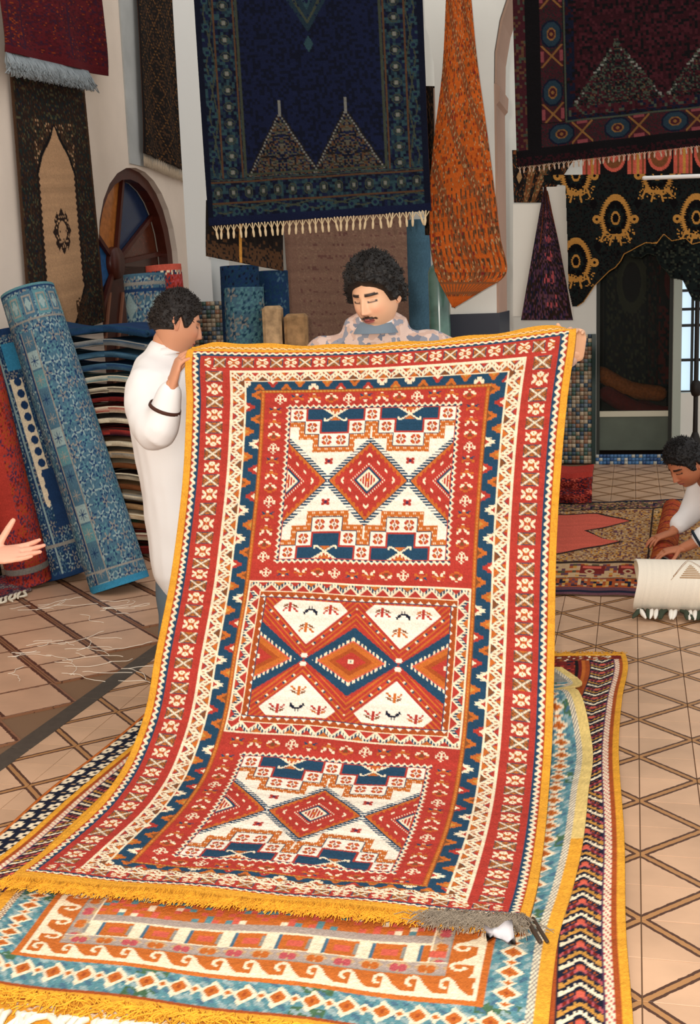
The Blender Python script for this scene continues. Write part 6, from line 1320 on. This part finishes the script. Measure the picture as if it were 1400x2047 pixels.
# 2. the man in the long white coat
sh, el_, wr = A0([-.765, 4.62, 1.25]), A0([-.715, 4.50, 1.10]), A0([-.640, 4.455, 1.285])
sh2, el2, wr2 = A0([-.66, 4.92, 1.26]), A0([-.48, 4.88, 1.10]), A0([-.46, 4.62, 1.30])
man2, Fm2, hp2 = person('man in long white coat seen from behind his shoulder, holding the carpet\'s left corner', (-.68, 4.76, 0), 'cf9270', dict(c=A0([-.655, 4.74, 1.495]), face=(.93, .34), pitch=.32, roll=.05, s=.97),
    [dict(wrist=wr, dirf=(.30, .02, .92), palmn=(.9, .35, -.2), sgn=1, curls=(.55, .6, .65, .7), thumb=(.75, .35, .5), tcurl=.15), dict(wrist=wr2, dirf=(-.1, -.5, .7), palmn=(.1, -.8, -.5), sgn=1, curls=(.5, .5, .5, .5))],
    [([(-.72, 4.77, 1.22), (-.712, 4.765, 1.36), (-.69, 4.755, 1.44)], [.10, .060, .056]), ([(-.71, 4.77, 1.28), (-.69, 4.77, 1.05), (-.68, 4.77, .9)], [.10, .11, .11], [.14, .13, .14], (1, 0, 0)), ([sh, el_, wr], [.05, .04, .026]), ([sh2, el2, wr2], [.05, .04, .026]),
     ([(-.69, 4.73, .9), (-.715, 4.74, .5), (-.73, 4.74, .09)], [.08, .055, .04]), ([(-.66, 4.86, .9), (-.62, 4.86, .5), (-.60, 4.88, .09)], [.08, .055, .04])], (.012, .010, 5, .005, 70, -.05), moust=False, hc='1a120e')
garment('white_coat', [([(-.712, 4.77, 1.375), (-.722, 4.77, 1.32), (-.715, 4.77, 1.22), (-.70, 4.77, 1.05), (-.685, 4.77, .85), (-.675, 4.77, .65), (-.668, 4.77, .505)], [.075, .125, .155, .158, .15, .145, .14], [.09, .19, .215, .19, .18, .185, .19], (1, 0, 0), True),
    ([sh + [0, .02, .02], sh + [.0, -.01, -.05], el_ + [-.005, 0, .01], el_ * .6 + wr * .4 + [0, 0, -.01], wr - (wr - el_) * .16], [.082, .088, .082, .064, .044]), ([sh2, (sh2 + el2) / 2, el2, (el2 + wr2) / 2, wr2 - (wr2 - el2) * .15], [.08, .08, .07, .06, .045])], M_COAT, man2, amp=.007, f=8, seed=4)
collar(man2, A0([-.708, 4.765, 1.372]), .066, .034, -.02, M_COAT, .5, (.93, .34))
cw_ = wr - (wr - el_) * .15; dcu = unit(wr - el_); V, Q, T = tube_arr([cw_ - dcu * .075, cw_ - dcu * .062], [.062, .060], 24, caps=False); o = link('cuff_piping', mesh_np('cuff', V, Q, smooth=True), plain('brown_piping', '4a2a20', rough=.8), man2); s_m = o.modifiers.new('s', 'SOLIDIFY'); s_m.thickness = .004
garment('trousers', [([(-.69, 4.73, .9), (-.715, 4.73, .5), (-.73, 4.74, .08)], [.085, .078, .072]), ([(-.66, 4.86, .9), (-.62, 4.86, .5), (-.60, 4.88, .08)], [.095, .078, .072])], plain('grey_blue_trousers', '5c6a74', rough=.9, bump=.3, bscale=60), man2)
shoe((-.72, 4.73, .0), (1, -.1, 0), man2); shoe((-.60, 4.86, .01), (1, .1, 0), man2)
# 3. the kneeling man at the right
sh, el_, wr = A0([2.03, 6.36, .50]), A0([1.97, 6.22, .31]), A0([1.765, 6.26, .185])
sh2, el2, wr2 = A0([2.03, 6.72, .50]), A0([1.94, 6.70, .30]), A0([1.80, 6.60, .20])
man3, Fm3, hp3 = person('kneeling man in white coat bent over the floor carpet at right edge', (2.25, 6.55, 0), 'b87452', dict(c=A0([1.85, 6.50, .605]), face=(-.88, -.42), pitch=.62, roll=.0, s=1.05),
    [dict(wrist=wr, dirf=(-.85, .05, -.12), palmn=(-.15, .1, -1), sgn=1, curls=(.35, .38, .4, .45), thumb=(.5, .8, .3)), dict(wrist=wr2, dirf=(-.8, -.1, -.2), palmn=(-.1, 0, -1), sgn=-1, curls=(.35, .35, .4, .4))],
    [([(2.08, 6.55, .55), (1.98, 6.54, .60), (1.90, 6.53, .60)], [.09, .060, .056]), ([(2.03, 6.55, .54), (2.22, 6.55, .50), (2.42, 6.55, .34)], [.12, .12, .14], [.16, .14, .16], (0, 0, 1)), ([sh, el_, wr], [.05, .042, .027]), ([sh2, el2, wr2], [.05, .042, .027]),
     ([(2.42, 6.46, .30), (2.14, 6.42, .10), (2.50, 6.42, .065), (2.62, 6.42, .05)], [.09, .06, .045, .03]), ([(2.42, 6.64, .30), (2.14, 6.68, .10), (2.50, 6.68, .065), (2.62, 6.68, .05)], [.09, .06, .045, .03])], (.018, .014, 9, .007, 70, -.05), moust=False, hc='100c0c')
garment('white_coat', [([(1.99, 6.55, .56), (2.08, 6.55, .55), (2.22, 6.55, .50), (2.42, 6.55, .36), (2.55, 6.55, .22)], [.08, .13, .14, .16, .14], [.12, .20, .18, .19, .18], (0, 0, 1)), ([sh, (sh + el_) / 2, el_, el_ * .5 + wr * .5], [.085, .08, .078, .058]), ([sh2, (sh2 + el2) / 2, el2, el2 * .4 + wr2 * .6], [.085, .075, .07, .055])], M_COAT, man3, amp=.006, f=8, seed=9)
cw_ = el_ * .5 + wr * .5; dcu = unit(wr - el_); V, Q, T = tube_arr([cw_ + dcu * .022, cw_ + dcu * .036], [.060, .056], 24, caps=False); o = link('cuff_piping', mesh_np('cuff', V, Q, smooth=True), plain('dark_piping', '1c2630', rough=.8), man3); s_m = o.modifiers.new('s', 'SOLIDIFY'); s_m.thickness = .004
V, Q, T = tube_arr([(2.0, 6.54, .585), (1.945, 6.535, .60)], [.072, .066], 24, caps=False); o = link('shirt', mesh_np('shirt', V, Q, smooth=True), plain('blue_shirt', '24487c', rough=.8), man3); s_m = o.modifiers.new('s', 'SOLIDIFY'); s_m.thickness = .006
V, Q, T = tube_arr([(1.985, 6.54, .57), (1.955, 6.53, .575)], [.085, .078], 24, caps=False); o = link('coat_collar', mesh_np('coat_collar', V, Q, smooth=True), M_COAT, man3); s_m = o.modifiers.new('s', 'SOLIDIFY'); s_m.thickness = .006
garment('trousers', [([(2.42, 6.46, .30), (2.14, 6.42, .105), (2.50, 6.42, .075)], [.105, .08, .065]), ([(2.42, 6.64, .30), (2.14, 6.68, .105), (2.50, 6.68, .075)], [.105, .08, .065])], M_DT, man3)
shoe((2.60, 6.42, .0), (1, 0, 0), man3); shoe((2.60, 6.68, .0), (1, 0, 0), man3)
# 4. the speaker whose open hand comes in at the left edge
wr = atY(-28, 1112, 3.6); el_ = wr + A0([-.25, .03, .02]); sh = el_ + A0([-.14, .05, .27]); bx_ = sh[0] - .2
sh2 = sh + A0([-.34, .10, 0]); el2 = sh2 + A0([-.04, .0, -.27]); wr2 = el2 + A0([.05, -.05, -.24])
man4, Fm4, hp4 = person('person at the left edge, only an open upturned hand in view', (bx_, 3.72, 0), 'dca288', dict(c=A0([bx_, 3.68, sh[2] + .30]), face=(.8, .3), pitch=.1, s=1.0),
    [dict(wrist=wr, dirf=(.98, .06, .04), palmn=(-.1, -.42, .9), sgn=-1, curls=(.16, .10, .06, .10), thumb=(.62, .5, .72), tcurl=.02, spread=.015, size=1.08), dict(wrist=wr2, dirf=(.1, 0, -1), palmn=(1, 0, 0), sgn=1, curls=(.3, .3, .3, .3))],
    [([(bx_, 3.72, sh[2]), (bx_, 3.70, sh[2] + .17)], [.08, .056]), ([(bx_, 3.72, sh[2] - .06), (bx_, 3.73, .95)], [.15, .14], [.10, .10], (1, 0, 0)), ([sh, el_, wr - A0([.03, 0, 0])], [.052, .042, .026]), ([sh2, el2, wr2], [.052, .042, .026]), ([sh, sh2], [.06, .06]), ([(bx_ + .09, 3.72, .9), (bx_ + .1, 3.72, .5), (bx_ + .1, 3.74, .09)], [.085, .058, .04]), ([(bx_ - .09, 3.72, .9), (bx_ - .1, 3.72, .5), (bx_ - .1, 3.74, .09)], [.085, .058, .04])], (.012, .010, 12, .005, 70, -.05), moust=False)
garment('jacket', [([(bx_, 3.72, sh[2] + .04), (bx_, 3.72, sh[2] - .1), (bx_, 3.73, .85)], [.12, .2, .19], [.09, .13, .13], (1, 0, 0)), ([sh, el_, el_ * .55 + wr * .45], [.075, .062, .048]), ([sh2, el2, wr2 - (wr2 - el2) * .1], [.075, .06, .045]), ([sh, sh2], [.072, .072])], plain('brown_jacket', '4c3a30', rough=.9), man4)
garment('trousers', [([(bx_ + .09, 3.72, .92), (bx_ + .1, 3.72, .5), (bx_ + .1, 3.74, .09)], [.11, .085, .075]), ([(bx_ - .09, 3.72, .92), (bx_ - .1, 3.72, .5), (bx_ - .1, 3.74, .09)], [.11, .085, .075])], M_DT, man4)
shoe((bx_ + .1, 3.72, 0), (1, 0, 0), man4); shoe((bx_ - .1, 3.78, 0), (1, .2, 0), man4)
